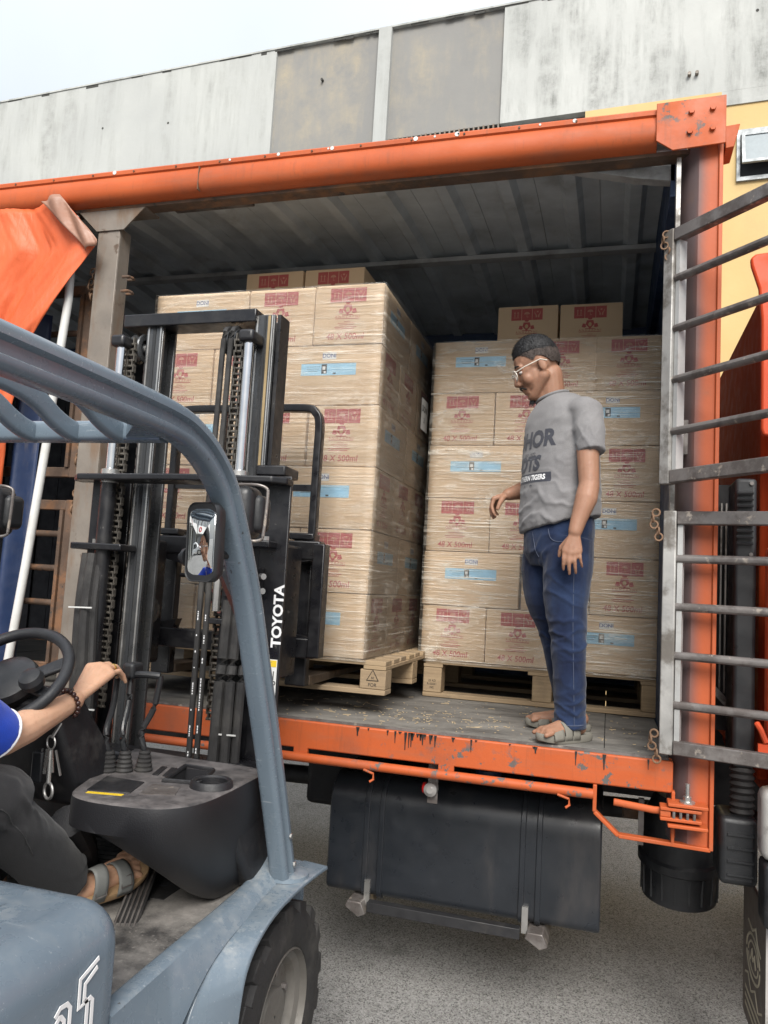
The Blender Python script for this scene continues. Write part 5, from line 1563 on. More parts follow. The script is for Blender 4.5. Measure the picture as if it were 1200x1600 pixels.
# convex mirror on the pillar
mc = Vector((-1.003, -1.235, 1.787)); mn = Vector((-.285, -.958, -.04)).normalized()
mx_ = Vector((0, 0, 1)).cross(mn).normalized(); my_ = mn.cross(mx_)
def mirr(u, v, d=0.0):
    return mc + mx_ * u + my_ * v + mn * d
pr2 = rr_profile(.108, .205, .026)
mir = MB().loft([[mirr(x * .9, y * .92, -.03) for x, y in pr2], [mirr(x, y, -.015) for x, y in pr2], [mirr(x, y, .004) for x, y in pr2], [mirr(x * .97, y * .985, .007) for x, y in pr2], [mirr(x * .93, y * .965, .004) for x, y in pr2]]).build('rear_view_mirror', M['plastic_black'], fork, smooth=40)
Rm = .55
def dome(x, y): return .0065 - (x * x + y * y) / (2 * Rm) + .0045
rings = []
for s_ in (1.0, .85, .7, .55, .4, .25, .1): rings.append([mirr(x * .945 * s_, y * .97 * s_, dome(x * .945 * s_, y * .97 * s_)) for x, y in pr2])
MB().loft(rings).build('mirror_glass', M['mirror'], mir, smooth=180)
MB().cyl(mirr(-.03, -.03, -.03), Vector((-.99, -1.12, 1.76)), .012, n=10).build('mirror_arm', M['mast_black'], mir)
MB().lathe(mirr(-.058, -.04, -.01), -mx_, [(.024, 0), (.024, .01), (.01, .014), (.01, .03)], 14).build('mirror_clamp', M['plastic_black'], mir)
# lowered frame items under the dash
MB().box(-1.9, -1.1, -.50, -.28, .5, .73).build('front_panel', M['mast_black'], fork, bevel=.02)
# ignition keys hanging below the steering column
kr = empty('key_ring', (-1.455, -1.16, 1.08), 'bunch of keys and steel clip hanging from the steering column', 'keys')
K0 = Vector((-1.45, -1.175, 1.225))
MB().torus(K0, (.3, 1, 0), .018, .0025, 20, 6).build('ring', M['zinc'], kr)
MB().bar(K0 + Vector((.01, .02, .05)), K0 + Vector((.0, .0, .012)), .01, .004).build('ignition_key', M['zinc'], kr)
for k in range(4):
    p = K0 + Vector((-.022 + .014 * k, -.003, -.018)); q = p + Vector((-.012 + .01 * k, -.004 + .003 * k, -.06 - .006 * (k % 2)))
    MB().bar(p, q, .008, .003).build('key_blade', M['zinc'], kr)
MB().box(K0.x - .05, K0.x - .015, K0.y - .012, K0.y + .004, K0.z - .11, K0.z - .025).build('key_fob', M['plastic_black'], kr, bevel=.006)
MB().torus(K0 + Vector((.012, -.008, -.125)), (.4, 1, 0), .021, .004, 24, 8).build('snap_hook', M['zinc'], kr)
MB().cyl(K0 + Vector((.004, -.004, -.02)), K0 + Vector((.010, -.008, -.105)), .006, n=10).build('hook_stem', M['zinc'], kr)
# ------------------------------------------------------------------ people
def head_parts(mb, H):
    """head in local axes: x forward, y left, z up; H places it"""
    R3 = H.to_3x3()
    def e(c, rx, ry, rz): mb.ell(H @ Vector(c), rx, ry, rz, R3)
    e((-.010, 0, .040), .096, .076, .088)
    e((.028, 0, -.015), .066, .064, .088)
    for s_ in (-1, 1):
        mb.cap(H @ Vector((-.002, s_ * .052, -.045)), .026, H @ Vector((.060, s_ * .012, -.098)), .021)
        e((.058, s_ * .038, -.028), .026, .024, .03)
        mb.cap(H @ Vector((.084, s_ * .012, .030)), .011, H @ Vector((.070, s_ * .046, .028)), .010)
        e((-.012, s_ * .078, -.006), .018, .008, .029)
        e((-.008, s_ * .081, .008), .011, .006, .013)
        e((.096, s_ * .012, -.034), .010, .008, .008)
    e((.066, 0, -.100), .022, .024, .018)
    mb.cap(H @ Vector((.086, 0, .020)), .009, H @ Vector((.106, 0, -.026)), .0125)
    e((.084, 0, -.062), .014, .026, .008)
    e((.080, 0, -.076), .014, .022, .008)
    e((.074, 0, -.064), .016, .03, .03)
def hand_parts(mb, wrist, knuckles, tips, bend, thumb, palm_r=.017, fr=.0086):
    """palm fan from the wrist to four knuckles, fingers with a bend, thumb from the side of the palm"""
    w = Vector(wrist)
    ks = [Vector(k) for k in knuckles]
    for k in ks:
        mb.cap(w + (k - w) * .12, palm_r * .95, k, palm_r * .72)
        mb.cap(w + (ks[0] - w) * .5, palm_r * .8, w + (ks[3] - w) * .5, palm_r * .8)
    for i in range(3): mb.cap(ks[i], palm_r * .68, ks[i + 1], palm_r * .68)
    bend = Vector(bend)
    for i, (k, t_) in enumerate(zip(ks, tips)):
        t_ = Vector(t_)
        r = fr * (.86 if i == 3 else 1.0)
        m1 = k + (t_ - k) * .42 + bend
        m2 = k + (t_ - k) * .75 + bend * .75
        mb.chain([k, m1, m2, t_], [r * 1.15, r * 1.05, r * .95, r * .8], 10)
    tb = [Vector(p) for p in thumb]
    mb.chain(tb, [fr * 1.6, fr * 1.25, fr * 1.05, fr * .85][:len(tb)], 10)
def ering(c, ax, ay, a, b, n=28, p=2.0):
    c = Vector(c); ax = Vector(ax); ay = Vector(ay)
    out = []
    for i in range(n):
        t = math.tau * i / n
        ct, st_ = math.cos(t), math.sin(t)
        k = (abs(ct) ** p + abs(st_) ** p) ** (-1 / p)
        out.append(c + ax * (a * k * ct) + ay * (b * k * st_))
    return out
def limb(mb, pts, rs, n=20, up=(0, 1, 0)):
    """flat ended tapered limb"""
    mb.tube(smooth_path(pts, 4), sum(([rs[i] + (rs[i + 1] - rs[i]) * k / 4 for k in range(4)] for i in range(len(rs) - 1)), []) + [rs[-1]], n, up=up)
def folds(me, spots, amp=.006, base=.0025, sc=7, zs=2.2):
    """cloth folds: soft unevenness everywhere, sharp creases around given points (point, reach, height, direction)"""
    sp = [(Vector(t[0]), t[1], t[2], Vector(t[3]) if len(t) > 3 else Vector((.25, .2, 1))) for t in spots]
    def f(c, n):
        h = base * noise.noise((c.x * sc, c.y * sc, c.z * sc * zs)) + base * .5 * noise.noise((c.x * 17, c.y * 17, c.z * 23))
        for p, r, a, d_ in sp:
            q = c - p
            d = q.length / r
            if d < 2.2:
                w = .35 * noise.noise((c.x * 10, c.y * 10, c.z * 10 + p.x * 7)) + .12 * noise.noise((c.x * 30, c.y * 30, c.z * 30))
                t = q.dot(d_) / r * 1.15 + w * 1.9
                k_ = abs(2 * (t % 1) - 1)
                h += a * .8 * math.exp(-d * d * .8) * (math.exp(-(k_ / .30) ** 2) * 1.5 - .4)
        return n * h
    displace(me, f)
def hair_cap(name, H, hairline, parent, mat, grow=.010, top_extra=.012, seed=0):
    rings = []
    nt, npz = 64, 22
    c0 = Vector((-.010, 0, .035))
    def pt(th, ph, g):
        d = Vector((math.sin(ph) * math.cos(th), math.sin(ph) * math.sin(th), math.cos(ph)))
        r = 1 / math.sqrt((d.x / (.098 + g)) ** 2 + (d.y / (.078 + g)) ** 2 + (d.z / (.092 + g)) ** 2)
        return H @ (c0 + d * r)
    for j in range(npz + 1):
        ring = []
        for i in range(nt):
            th = math.tau * i / nt
            pm = hairline(th) + .05 * noise.noise((math.cos(th) * 6, math.sin(th) * 6, seed)) + .03 * noise.noise((math.cos(th) * 22, math.sin(th) * 22, seed))
            ph = .02 + (pm - .02) * j / npz
            fade = 1 - (j / npz) ** 3
            g = grow * fade + top_extra * max(0, math.cos(ph)) * fade
            g += .003 * noise.noise((math.cos(th) * 5 + seed, math.sin(th) * 5, ph * 9)) * fade + .0006 * noise.noise((math.cos(th) * 19, math.sin(th) * 19 + seed, ph * 24)) * fade
            ring.append(pt(th, ph, g))
        rings.append(ring)
    inner = [[pt(math.tau * i / nt, .02 + (hairline(math.tau * i / nt) - .02) * j / npz, -.004) for i in range(nt)] for j in (npz, npz // 2, 0)]
    hr = MB().loft(rings + inner).build(name, mat, parent, smooth=60)
    rnd = random.Random(seed)
    mb = MB()
    for k in range(2600):
        th = rnd.uniform(0, math.tau); pm = hairline(th); ph = pm * rnd.random() ** .7
        g = .004 + top_extra * .8 * max(0, math.cos(ph)) * (1 - (ph / pm) ** 3) + grow * .8 * (1 - (ph / pm) ** 3)
        p = pt(th, ph, g); q = pt(th, ph, g + .02)
        nn = (q - p).normalized()
        t_ = (nn + (H.to_3x3() @ Vector((rnd.uniform(.2, .9), rnd.uniform(-.25, .25), rnd.uniform(-.3, .3))))).normalized()
        L = rnd.uniform(.004, .007) * (1.1 if ph < .9 else .3)
        a, b = frame_from(t_)
        r = .0007
        vs = [p - nn * .004 + a * r, p - nn * .004 - a * r * .5 + b * r, p - nn * .004 - a * r * .5 - b * r, p + t_ * L]
        mb._add(vs, [(0, 1, 3), (1, 2, 3), (2, 0, 3)])
    mb.build('hair_strands', mat, hr, smooth=0, kind='stuff')
def text_on(body, size, M0, surf, dirv, mat, parent, name='shirt_print', arch=0.0, **k):
    """lettering laid on a cloth surface by dropping it along dirv"""
    me = text_mesh(body, size, **k)
    bm = bmesh.new(); bm.from_mesh(me)
    for ax in (0, 1):
        lo = min(v.co[ax] for v in bm.verts); hi = max(v.co[ax] for v in bm.verts)
        x = lo + .008
        while x < hi:
            no = Vector((1, 0, 0)) if ax == 0 else Vector((0, 1, 0))
            bmesh.ops.bisect_plane(bm, geom=bm.verts[:] + bm.edges[:] + bm.faces[:], plane_co=no * x, plane_no=no)
            x += .008
    bvh = BVHTree.FromPolygons([v.co.copy() for v in surf.vertices], [tuple(p.vertices) for p in surf.polygons])
    d = Vector(dirv).normalized()
    kill = []
    for v in bm.verts:
        q = v.co.copy()
        if arch: q.y *= 1 + arch * (.0 + q.x / .1); q.y += 0
        p = M0 @ q
        hit = bvh.ray_cast(p, d)
        if hit[0] is None: kill.append(v); continue
        n = hit[1] if hit[1].dot(d) < 0 else -hit[1]
        v.co = hit[0] - d * .0006 + n * .0012
    bmesh.ops.delete(bm, geom=kill, context='VERTS')
    bm.to_mesh(me); bm.free()
    me.transform(Matrix.Translation(-OFF[parent]))
    me.shade_smooth()
    return link(name, me, mat, parent)
def sandal(parent, heel, toe, z, roll, mat_sole, mat_strap, straps, L=.27, Wd=.098, name='sandal', lip=None):
    h, t_ = Vector(heel), Vector(toe)
    x = (t_ - h).normalized()
    M0 = plane_matrix((h + t_) / 2, x, Vector((-x.y, x.x, 0)) + Vector((0, 0, roll)))
    n = 28
    out = []
    for i in range(n):
        a = math.tau * i / n
        px = math.cos(a) * L / 2
        w = Wd / 2 * (.80 + .22 * math.cos(a)) * (1.02 if math.cos(a) > 0 else 1)
        out.append((px, math.sin(a) * w))
    def rz(s_, zz): return [M0 @ Vector((px * s_, py * s_, zz + .010 * max(0, px / (L / 2)) ** 2)) for px, py in out]
    sd_ = MB().loft([rz(.97, 0), rz(1.0, .004), rz(1.0, .024), rz(.97, .028), rz(.88, .024)]).build(name, mat_sole, parent, smooth=50)
    for (x0, x1, hh) in straps:
        def st_(u, v):
            px = x0 + (x1 - x0) * v
            a = math.pi * u
            w = Wd / 2 * (.80 + .22 * min(1, max(-1, px / (L / 2)))) * 1.0
            return M0 @ Vector((px - .012 * math.sin(a) * 0, math.cos(a) * w, .012 + hh * math.sin(a) ** .8 * (1 - .9 * max(0, px) / L)))
        s2 = MB().grid(st_, 18, 4).build('strap', mat_strap, sd_, smooth=180, fix=False)
        m_ = s2.modifiers.new('thick', 'SOLIDIFY'); m_.thickness = .004; m_.offset = 0
    return sd_, M0
def glasses(H, parent, mat):
    g_ = MB()
    for s_ in (-1, 1):
        c = Vector((.104, s_ * .033, .004))
        pts = [H @ (c + Vector((-.006 * abs(math.cos(a)), .026 * math.cos(a), .021 * math.sin(a)))) for a in [math.tau * i / 24 for i in range(24)]]
        g_.tube(pts, .0028, 8, closed=True)
        g_.tube([H @ Vector((.098, s_ * .060, .012)), H @ Vector((.06, s_ * .080, .014)), H @ Vector((-.01, s_ * .086, .016)), H @ Vector((-.035, s_ * .083, .0))], .0022, 6)
    g_.tube([H @ Vector((.108, -.008, .008)), H @ Vector((.111, 0, .011)), H @ Vector((.108, .008, .008))], .0024, 6)
    o = g_.build('glasses', mat, parent)
    for s_ in (-1, 1):
        c = Vector((.104, s_ * .033, .004))
        m_ = MB(); m_._add([H @ (c + Vector((-.006 * abs(math.cos(a)), .025 * math.cos(a), .020 * math.sin(a)))) for a in [math.tau * i / 24 for i in range(24)]], [tuple(range(24))])
        m_.build('lens', M['lens'], o)
def eyes(H, parent):
    for s_ in (-1, 1):
        e_ = MB().ell(H @ Vector((.0735, s_ * .032, .006)), .0115, .0135, .0075, H.to_3x3()).build('eye', M['eye'], parent)
        MB().ell(H @ Vector((.0805, s_ * .032, .003)), .005, .0055, .0055, H.to_3x3()).build('iris', M['iris'], e_)
        MB().tube([H @ Vector((.087, s_ * .014, .034)), H @ Vector((.087, s_ * .034, .040)), H @ Vector((.074, s_ * .053, .032))], [.003, .0038, .0018], 8).build('eyebrow', M['hair'], parent)

# ---- man standing on the truck bed
man = empty('person', (-.2, .2, BZ), 'man in grey printed T-shirt, jeans, clear glasses and sandals standing on the truck bed', 'person')
hd = Matrix.Translation((-.312, .205, 2.642)) @ Matrix.Rotation(math.radians(189), 4, 'Z') @ Matrix.Rotation(math.radians(26), 4, 'Y')
mb = MB()
head_parts(mb, hd)
NB = Vector((-.245, .222, 2.485))
mb.cap(hd @ Vector((-.036, 0, -.045)), .052, NB, .054)
mb.cap(hd @ Vector((.0, 0, -.075)), .036, NB + Vector((-.02, 0, .0)), .048)
mb.cap(NB, .05, (-.2, .2, 2.0), .10)
LS, LE, LW = Vector((-.105, .065, 2.435)), Vector((-.084, .005, 2.125)), Vector((-.128, -.035, 1.945))
RS, RE, RW = Vector((-.30, .36, 2.435)), Vector((-.335, .42, 2.17)), Vector((-.432, .345, 2.128))
mb.cap(NB - Vector((0, 0, .03)), .045, LS - Vector((0, 0, .02)), .04); mb.cap(NB - Vector((0, 0, .03)), .045, RS - Vector((0, 0, .02)), .04)
mb.chain([LS - Vector((0, 0, .015)), LS + (LE - LS) * .5, LE], [.044, .044, .039])
mb.chain([LE, LE + (LW - LE) * .28 + Vector((.004, 0, 0)), LE + (LW - LE) * .75, LW], [.040, .0425, .031, .0265])
mb.chain([RS - Vector((0, 0, .015)), RE], [.045, .040]); mb.chain([RE, RE + (RW - RE) * .35, RW], [.039, .041, .027])
hand_parts(mb, LW, [(-.164, -.045, 1.872), (-.146, -.050, 1.864), (-.127, -.048, 1.864), (-.110, -.042, 1.872)],
           [(-.166, -.034, 1.800), (-.144, -.036, 1.785), (-.121, -.034, 1.790), (-.099, -.030, 1.814)], (-.001, -.010, 0),
           [(-.150, -.03, 1.915), (-.178, -.024, 1.885), (-.184, -.016, 1.852)], palm_r=.0175, fr=.0078)
hand_parts(mb, RW, [(-.492, .325, 2.105), (-.497, .345, 2.10), (-.495, .365, 2.096), (-.488, .382, 2.096)],
           [(-.478, .312, 2.030), (-.490, .338, 2.022), (-.486, .36, 2.03), (-.478, .378, 2.042)], (-.012, 0, -.002),
           [(-.452, .318, 2.108), (-.462, .296, 2.080), (-.468, .29, 2.058)], palm_r=.0165)
mb.cap((-.2, .2, 2.0), .1, (-.15, .12, 1.85), .07); mb.cap((-.2, .2, 2.0), .1, (-.26, .28, 1.85), .07)
mb.chain([(-.15, .12, 1.85), (-.15, .105, 1.55), (-.128, .11, 1.21)], [.065, .045, .034])
mb.chain([(-.26, .28, 1.85), (-.205, .31, 1.55), (-.135, .345, 1.21)], [.065, .045, .034])
for (hl, tl) in (((-.10, .135), (-.215, .012)), ((-.095, .362), (-.28, .328))):
    h3, t3 = Vector((hl[0], hl[1], BZ + .05)), Vector((tl[0], tl[1], BZ + .042))
    d3 = (t3 - h3).normalized(); l3 = Vector((-d3.y, d3.x, 0))
    ank = Vector((-.13, .11, 1.215)) if hl[1] < .2 else Vector((-.135, .347, 1.215))
    mb.cap(h3, .03, ank, .035); mb.cap(ank, .032, t3, .02)
    mb.cap(h3 + l3 * .008, .026, t3 + l3 * .02, .018); mb.cap(h3 - l3 * .008, .026, t3 - l3 * .02, .018)
    for i in range(5):
        o_ = (i - 2) * .0165
        k3 = t3 + l3 * o_ - d3 * .005
        L3 = [.030, .026, .022, .018, .030][i] if hl[1] < .2 else [.034, .028, .024, .02, .018][i]
        mb.cap(k3, .0105, k3 + d3 * L3 - Vector((0, 0, .006)), .0095)
body_me = remesh(mb, .0042, 5, .5)
man_body = skin_object('body', body_me, M['skin_tan'], man)
hair_cap('hair', hd, lambda th: np.interp(abs((th + math.pi) % math.tau - math.pi), [0, .55, .95, 1.25, 1.5, 1.75, 2.2, 3.2], [1.10, 1.10, 1.12, 1.15, 1.18, 1.22, 1.38, 1.55]), man, M['hair'], .005, .017, 2)
hair_cap('hair_sides', hd, lambda th: np.interp(abs((th + math.pi) % math.tau - math.pi), [0, .55, .95, 1.25, 1.5, 1.75, 2.2, 3.2], [1.06, 1.08, 1.30, 1.64, 1.50, 1.62, 2.05, 2.15]), man, M['hair_fade'], .0015, .0, 4)
eyes(hd, man)
glasses(hd, man, M['clear_frame'])
mb = MB()
for i in range(40):
    random.seed(100 + i)
    p = hd @ Vector((.074 + random.uniform(-.012, .008), random.uniform(-.012, .012), -.108 + random.uniform(-.006, .006)))
    mb.cap(p, .0022, p + Vector((random.uniform(-.004, .004), random.uniform(-.004, .004), random.uniform(-.03, -.016))), .0008, 5)
mb.build('beard', M['hair'], man, smooth=60, kind='stuff')
mb = MB()
for s_ in (-1, 1): mb.tube([hd @ Vector((.100, s_ * .002, -.048)), hd @ Vector((.094, s_ * .018, -.052)), hd @ Vector((.080, s_ * .031, -.066))], [.004, .004, .002], 8)
mb.build('moustache', M['hair'], man, smooth=60, kind='stuff')
# T-shirt
F_, L_ = Vector((-.78, -.626, 0)), Vector((.626, -.78, 0))
mb = MB()
sh = [(2.522, (-.250, .222), .058, .064, .34), (2.508, (-.238, .22), .074, .094, .24), (2.486, (-.224, .218), .092, .135, .13), (2.452, (-.214, .215), .108, .165, .05), (2.40, (-.207, .21), .124, .178, 0), (2.32, (-.206, .21), .134, .176, 0), (2.18, (-.205, .205), .143, .168, 0), (2.09, (-.203, .20), .150, .168, .02), (2.02, (-.203, .20), .150, .170, .12), (1.985, (-.203, .20), .147, .170, .25)]
rings = []
for z, (cx, cy), a, b, tl in sh:
    rings.append([q + Vector((0, 0, tl * (q.x - cx))) for q in ering((cx, cy, z), F_, L_, a, b, 32, 2.3)])
mb.loft(rings)
def sleeve(mb, s, e, r0, r1):
    s, e = Vector(s), Vector(e)
    limb(mb, [s + (s - e) * .12, s, s + (e - s) * .5, e], [r0 * .8, r0, (r0 + r1) / 2, r1], 22)
mb.cap(NB + Vector((.01, 0, -.03)), .050, LS + Vector((-.006, 0, -.002)), .056); mb.cap(NB + Vector((.01, 0, -.03)), .050, RS, .056)
sleeve(mb, LS + Vector((0, .01, .0)), (-.078, .022, 2.255), .064, .053)
sleeve(mb, RS, (-.325, .395, 2.26), .070, .062)
shirt_me = remesh(mb, .0055, 16, .55)
folds(shirt_me, [((-.15, .05, 2.33), .09, .004, (1, 0, -.8)), ((-.14, .06, 2.14), .12, .005, (.6, 0, .8)), ((-.22, .04, 2.03), .10, .006, (.35, 0, 1)), ((-.33, .12, 2.03), .09, .006, (-.3, 0, 1)), ((-.09, .08, 2.06), .08, .007, (.2, 0, 1)), ((-.085, .0, 2.31), .06, .004, (.9, 0, .5)), ((-.25, .03, 2.12), .1, .003, (.7, 0, .7))], base=.004, sc=6)
surf = shirt_me.copy()
shirt = skin_object('t_shirt', shirt_me, M['shirt_grey'], man)
col_pts = ering((-.250, .222, 2.524), F_, L_, .059, .065, 40, 2.1)
MB().tube([p + Vector((0, 0, .34 * (p.x + .250))) for p in col_pts], .007, 8, closed=True).build('collar', M['shirt_grey'], shirt)
# chest lettering, seen in part round the chest
pf = Vector((-.24, .20, 0)) + F_ * .3
def chest(z, off): return plane_matrix((pf.x, pf.y, z) , L_, (0, 0, 1)) @ Matrix.Translation((off, 0, 0))
text_on('JOHOR', .092, chest(2.322, -.01), surf, -F_, M['print_dark'], shirt, bold=.004, sx=.92)
text_on('EST 1972', .020, chest(2.262, .0), surf, -F_, M['print_dark'], shirt, sx=1.0)
text_on('JDTS', .080, chest(2.222, -.01), surf, -F_, M['print_dark'], shirt, bold=.004, sx=.95, shear=.15)
mb2 = MB(); rect2(mb2, 0, 0, .25, .034)
bmq = text_on('SOUTHERN TIGERS', .028, chest(2.165, -.0) , surf, -F_ , M['white_print'], shirt, bold=.0012, sx=.85)
def band(u, v):
    p = chest(2.165, 0) @ Vector((-.125 + .25 * u, -.019 + .038 * v, 0)); return p
bvh_ = BVHTree.FromPolygons([v.co.copy() for v in surf.vertices], [tuple(p.vertices) for p in surf.polygons])
def band_on(u, v):
    p = Vector(band(u, v)); h = bvh_.ray_cast(p, -F_)
    n_ = h[1] if h[1].dot(F_) > 0 else -h[1]
    return h[0] + n_ * .0006
MB().grid(band_on, 50, 8).build('shirt_print', M['print_dark'], shirt, smooth=180, fix=False)
for k in (-.02, .03): text_on('*', .03, chest(2.125, k), surf, -F_, M['print_dark'], shirt, bold=.001)
# jeans
mb = MB()
mb.loft([ering((-.203, .2, 2.03), F_, L_, .126, .150), ering((-.203, .2, 1.95), F_, L_, .133, .158), ering((-.203, .2, 1.87), F_, L_, .130, .156), ering((-.203, .2, 1.82), F_, L_, .10, .13)])
limb(mb, [(-.150, .125, 1.93), (-.158, .12, 1.80), (-.162, .115, 1.68), (-.148, .105, 1.55), (-.140, .105, 1.42), (-.134, .11, 1.30), (-.130, .11, 1.20)], [.092, .097, .087, .069, .064, .061, .060])
limb(mb, [(-.250, .275, 1.93), (-.262, .28, 1.80), (-.250, .29, 1.68), (-.210, .31, 1.55), (-.180, .325, 1.42), (-.155, .338, 1.30), (-.138, .345, 1.205)], [.092, .097, .085, .067, .062, .059, .058])
jm = remesh(mb, .0055, 6, .5)
folds(jm, [((-.17, .04, 1.58), .07, .008, (.3, 0, 1)), ((-.12, .05, 1.53), .06, .008, (-.4, 0, 1)), ((-.14, .05, 1.25), .055, .008, (.15, 0, 1)), ((-.11, .07, 1.29), .05, .006, (-.3, 0, 1)), ((-.14, .3, 1.25), .06, .007), ((-.26, .08, 1.86), .07, .006, (-.8, 0, .8)), ((-.23, .25, 1.56), .07, .007), ((-.2, .03, 1.72), .08, .005, (.5, 0, 1)), ((-.17, .04, 1.42), .07, .004, (.3, 0, 1))], base=.0045, sc=6)
jeans = skin_object('jeans', jm, M['denim'], man)
jv = jeans.data
def seam_on(pts, parent, mesh_world, dirv, off=.0015, r=.0012, mat='denim_seam'):
    bv = BVHTree.FromPolygons([v.co + OFF[parent] for v in jv.vertices], [tuple(p.vertices) for p in jv.polygons])
    out = []
    for p in smooth_path(pts, 6):
        h = bv.ray_cast(Vector(p), Vector(dirv))
        if h[0] is not None: out.append(h[0] - Vector(dirv) * off)
    if len(out) > 2: MB().tube(out, r, 5).build('seam', M[mat], parent)
seam_on([(-.125, -1, 1.97), (-.13, -1, 1.8), (-.128, -1, 1.6), (-.122, -1, 1.45), (-.112, -1, 1.22)], jeans, None, (0, 1, 0))
seam_on([(-.235, -1, 1.96), (-.225, -1, 1.925), (-.20, -1, 1.91), (-.16, -1, 1.912)], jeans, None, (0, 1, 0), r=.0016)
seam_on([(-.185, -1, 1.222), (-.13, -1, 1.218), (-.08, -1, 1.222)], jeans, None, (0, 1, 0), r=.0018)
seam_on([(-.30, -1, 1.95), (-.285, -1, 1.88), (-.27, -1, 1.85)], jeans, None, (0, 1, 0), r=.0014)
sandal(man, (-.052, .168, BZ + .001), (-.240, -.012, BZ + .001), 0, 0, M['sandal'], M['sandal'], [(.035, .085, .058), (-.005, .030, .068), (-.045, -.010, .078)])
sandal(man, (-.055, .372, BZ + .001), (-.322, .322, BZ + .001), 0, 0, M['sandal'], M['sandal'], [(.040, .085, .058), (-.005, .030, .068), (-.045, -.010, .078)])

# ---- driver seated on the forklift
drv = empty('person', (-1.55, -1.85, 1.02), 'seated forklift driver in blue shirt and black trousers with hand on the levers', 'person')
hd2 = Matrix.Translation((-1.575, -1.66, 1.735)) @ Matrix.Rotation(math.radians(82), 4, 'Z') @ Matrix.Rotation(math.radians(-4), 4, 'Y')
mb = MB()
head_parts(mb, hd2)
NB2 = Vector((-1.585, -1.72, 1.555))
mb.cap(hd2 @ Vector((-.03, 0, -.05)), .058, NB2, .062)
mb.cap(NB2, .07, (-1.58, -1.86, 1.22), .11)
S1, E1, W1 = Vector((-1.435, -1.65, 1.44)), Vector((-1.462, -1.345, 1.262)), Vector((-1.458, -1.085, 1.325))
S2, E2, W2 = Vector((-1.765, -1.70, 1.46)), Vector((-1.86, -1.46, 1.27)), Vector((-1.775, -1.25, 1.41))
mb.cap(NB2, .05, S1, .05); mb.cap(NB2, .05, S2, .05)
mb.chain([S1, S1 + (E1 - S1) * .55, E1], [.056, .052, .044])
mb.chain([E1, E1 + (W1 - E1) * .3, E1 + (W1 - E1) * .75, W1], [.044, .045, .034, .0285])
mb.chain([S2, E2], [.055, .043]); mb.chain([E2, E2 + (W2 - E2) * .35, W2], [.042, .043, .028])
hand_parts(mb, W1, [(-1.500, -.972, 1.408), (-1.476, -.955, 1.412), (-1.452, -.952, 1.405), (-1.430, -.962, 1.392)],
           [(-1.490, -.895, 1.372), (-1.466, -.880, 1.372), (-1.444, -.880, 1.368), (-1.424, -.893, 1.362)], (0, .006, .018),
           [(-1.488, -1.035, 1.345), (-1.515, -.995, 1.352), (-1.512, -.955, 1.352), (-1.495, -.925, 1.352)], palm_r=.0185, fr=.0092)
hand_parts(mb, W2, [(-1.742, -1.175, 1.455), (-1.757, -1.165, 1.452), (-1.772, -1.162, 1.445), (-1.785, -1.165, 1.435)],
           [(-1.715, -1.130, 1.41), (-1.725, -1.120, 1.40), (-1.738, -1.118, 1.392), (-1.75, -1.125, 1.39)], (.01, .006, .014),
           [(-1.745, -1.22, 1.42), (-1.72, -1.20, 1.425), (-1.705, -1.18, 1.42)], palm_r=.018)
mb.cap((-1.58, -1.86, 1.22), .11, (-1.47, -1.80, 1.17), .075); mb.cap((-1.58, -1.86, 1.22), .11, (-1.69, -1.80, 1.17), .075)
K1, A1 = Vector((-1.45, -1.36, 1.115)), Vector((-1.425, -1.085, .815))
K2, A2 = Vector((-1.72, -1.35, 1.13)), Vector((-1.70, -1.05, .80))
mb.chain([(-1.47, -1.80, 1.17), K1, A1], [.075, .055, .034]); mb.chain([(-1.69, -1.80, 1.17), K2, A2], [.075, .055, .034])
feet2 = []
for (an, hl, tl) in ((A1, (-1.42, -1.10, .80), (-1.345, -.93, .835)), (A2, (-1.70, -1.08, .775), (-1.70, -.90, .79))):
    h3, t3 = Vector(hl), Vector(tl)
    d3 = (t3 - h3).normalized(); l3 = (Vector((-d3.y, d3.x, 0)).normalized() + Vector((0, 0, .65 if an is A1 else 0))).normalized()
    mb.cap(h3, .028, an, .036); mb.cap(an, .033, t3, .021)
    mb.cap(h3 + l3 * .01, .024, t3 + l3 * .022, .018); mb.cap(h3 - l3 * .01, .024, t3 - l3 * .022, .018)
    for i in range(5):
        k3 = t3 + l3 * ((i - 2) * .0195)
        L3 = [.028, .034, .041, .046, .05][i] if an is A1 else [.05, .046, .041, .034, .028][i]
        mb.cap(k3, .0115, k3 + d3 * L3 * .5 + Vector((0, 0, .004)), .0105, 10); mb.cap(k3 + d3 * L3 * .5 + Vector((0, 0, .004)), .0105, k3 + d3 * L3 - Vector((0, 0, .004)), .0105, 10)
bm2 = remesh(mb, .0036, 5, .5)
drv_body = skin_object('body', bm2, M['skin_light'], drv)
hair_cap('hair', hd2, lambda th: np.interp(abs((th + math.pi) % math.tau - math.pi), [0, .55, .95, 1.25, 1.5, 1.75, 2.2, 3.2], [1.12, 1.12, 1.3, 1.6, 1.5, 1.62, 2.05, 2.12]), drv, M['hair'], .008, .016, 5)
eyes(hd2, drv)
glasses(hd2, drv, M['gate_steel'])
mb = MB()
rings = []
for z, cx, cy, a, b in ((1.565, -1.585, -1.72, .07, .075), (1.53, -1.583, -1.725, .10, .14), (1.49, -1.582, -1.735, .115, .185), (1.42, -1.58, -1.76, .13, .20), (1.32, -1.58, -1.80, .145, .195), (1.22, -1.58, -1.84, .155, .19), (1.14, -1.58, -1.86, .155, .19)):
    rings.append(ering((cx, cy, z), (0, 1, 0), (1, 0, 0), a, b, 32, 2.3))
mb.loft(rings)
sv = S1 + (E1 - S1) * .90
limb(mb, [S1 + (S1 - E1) * .1, S1, S1 + (E1 - S1) * .4, sv], [.06, .074, .072, .068], 24)
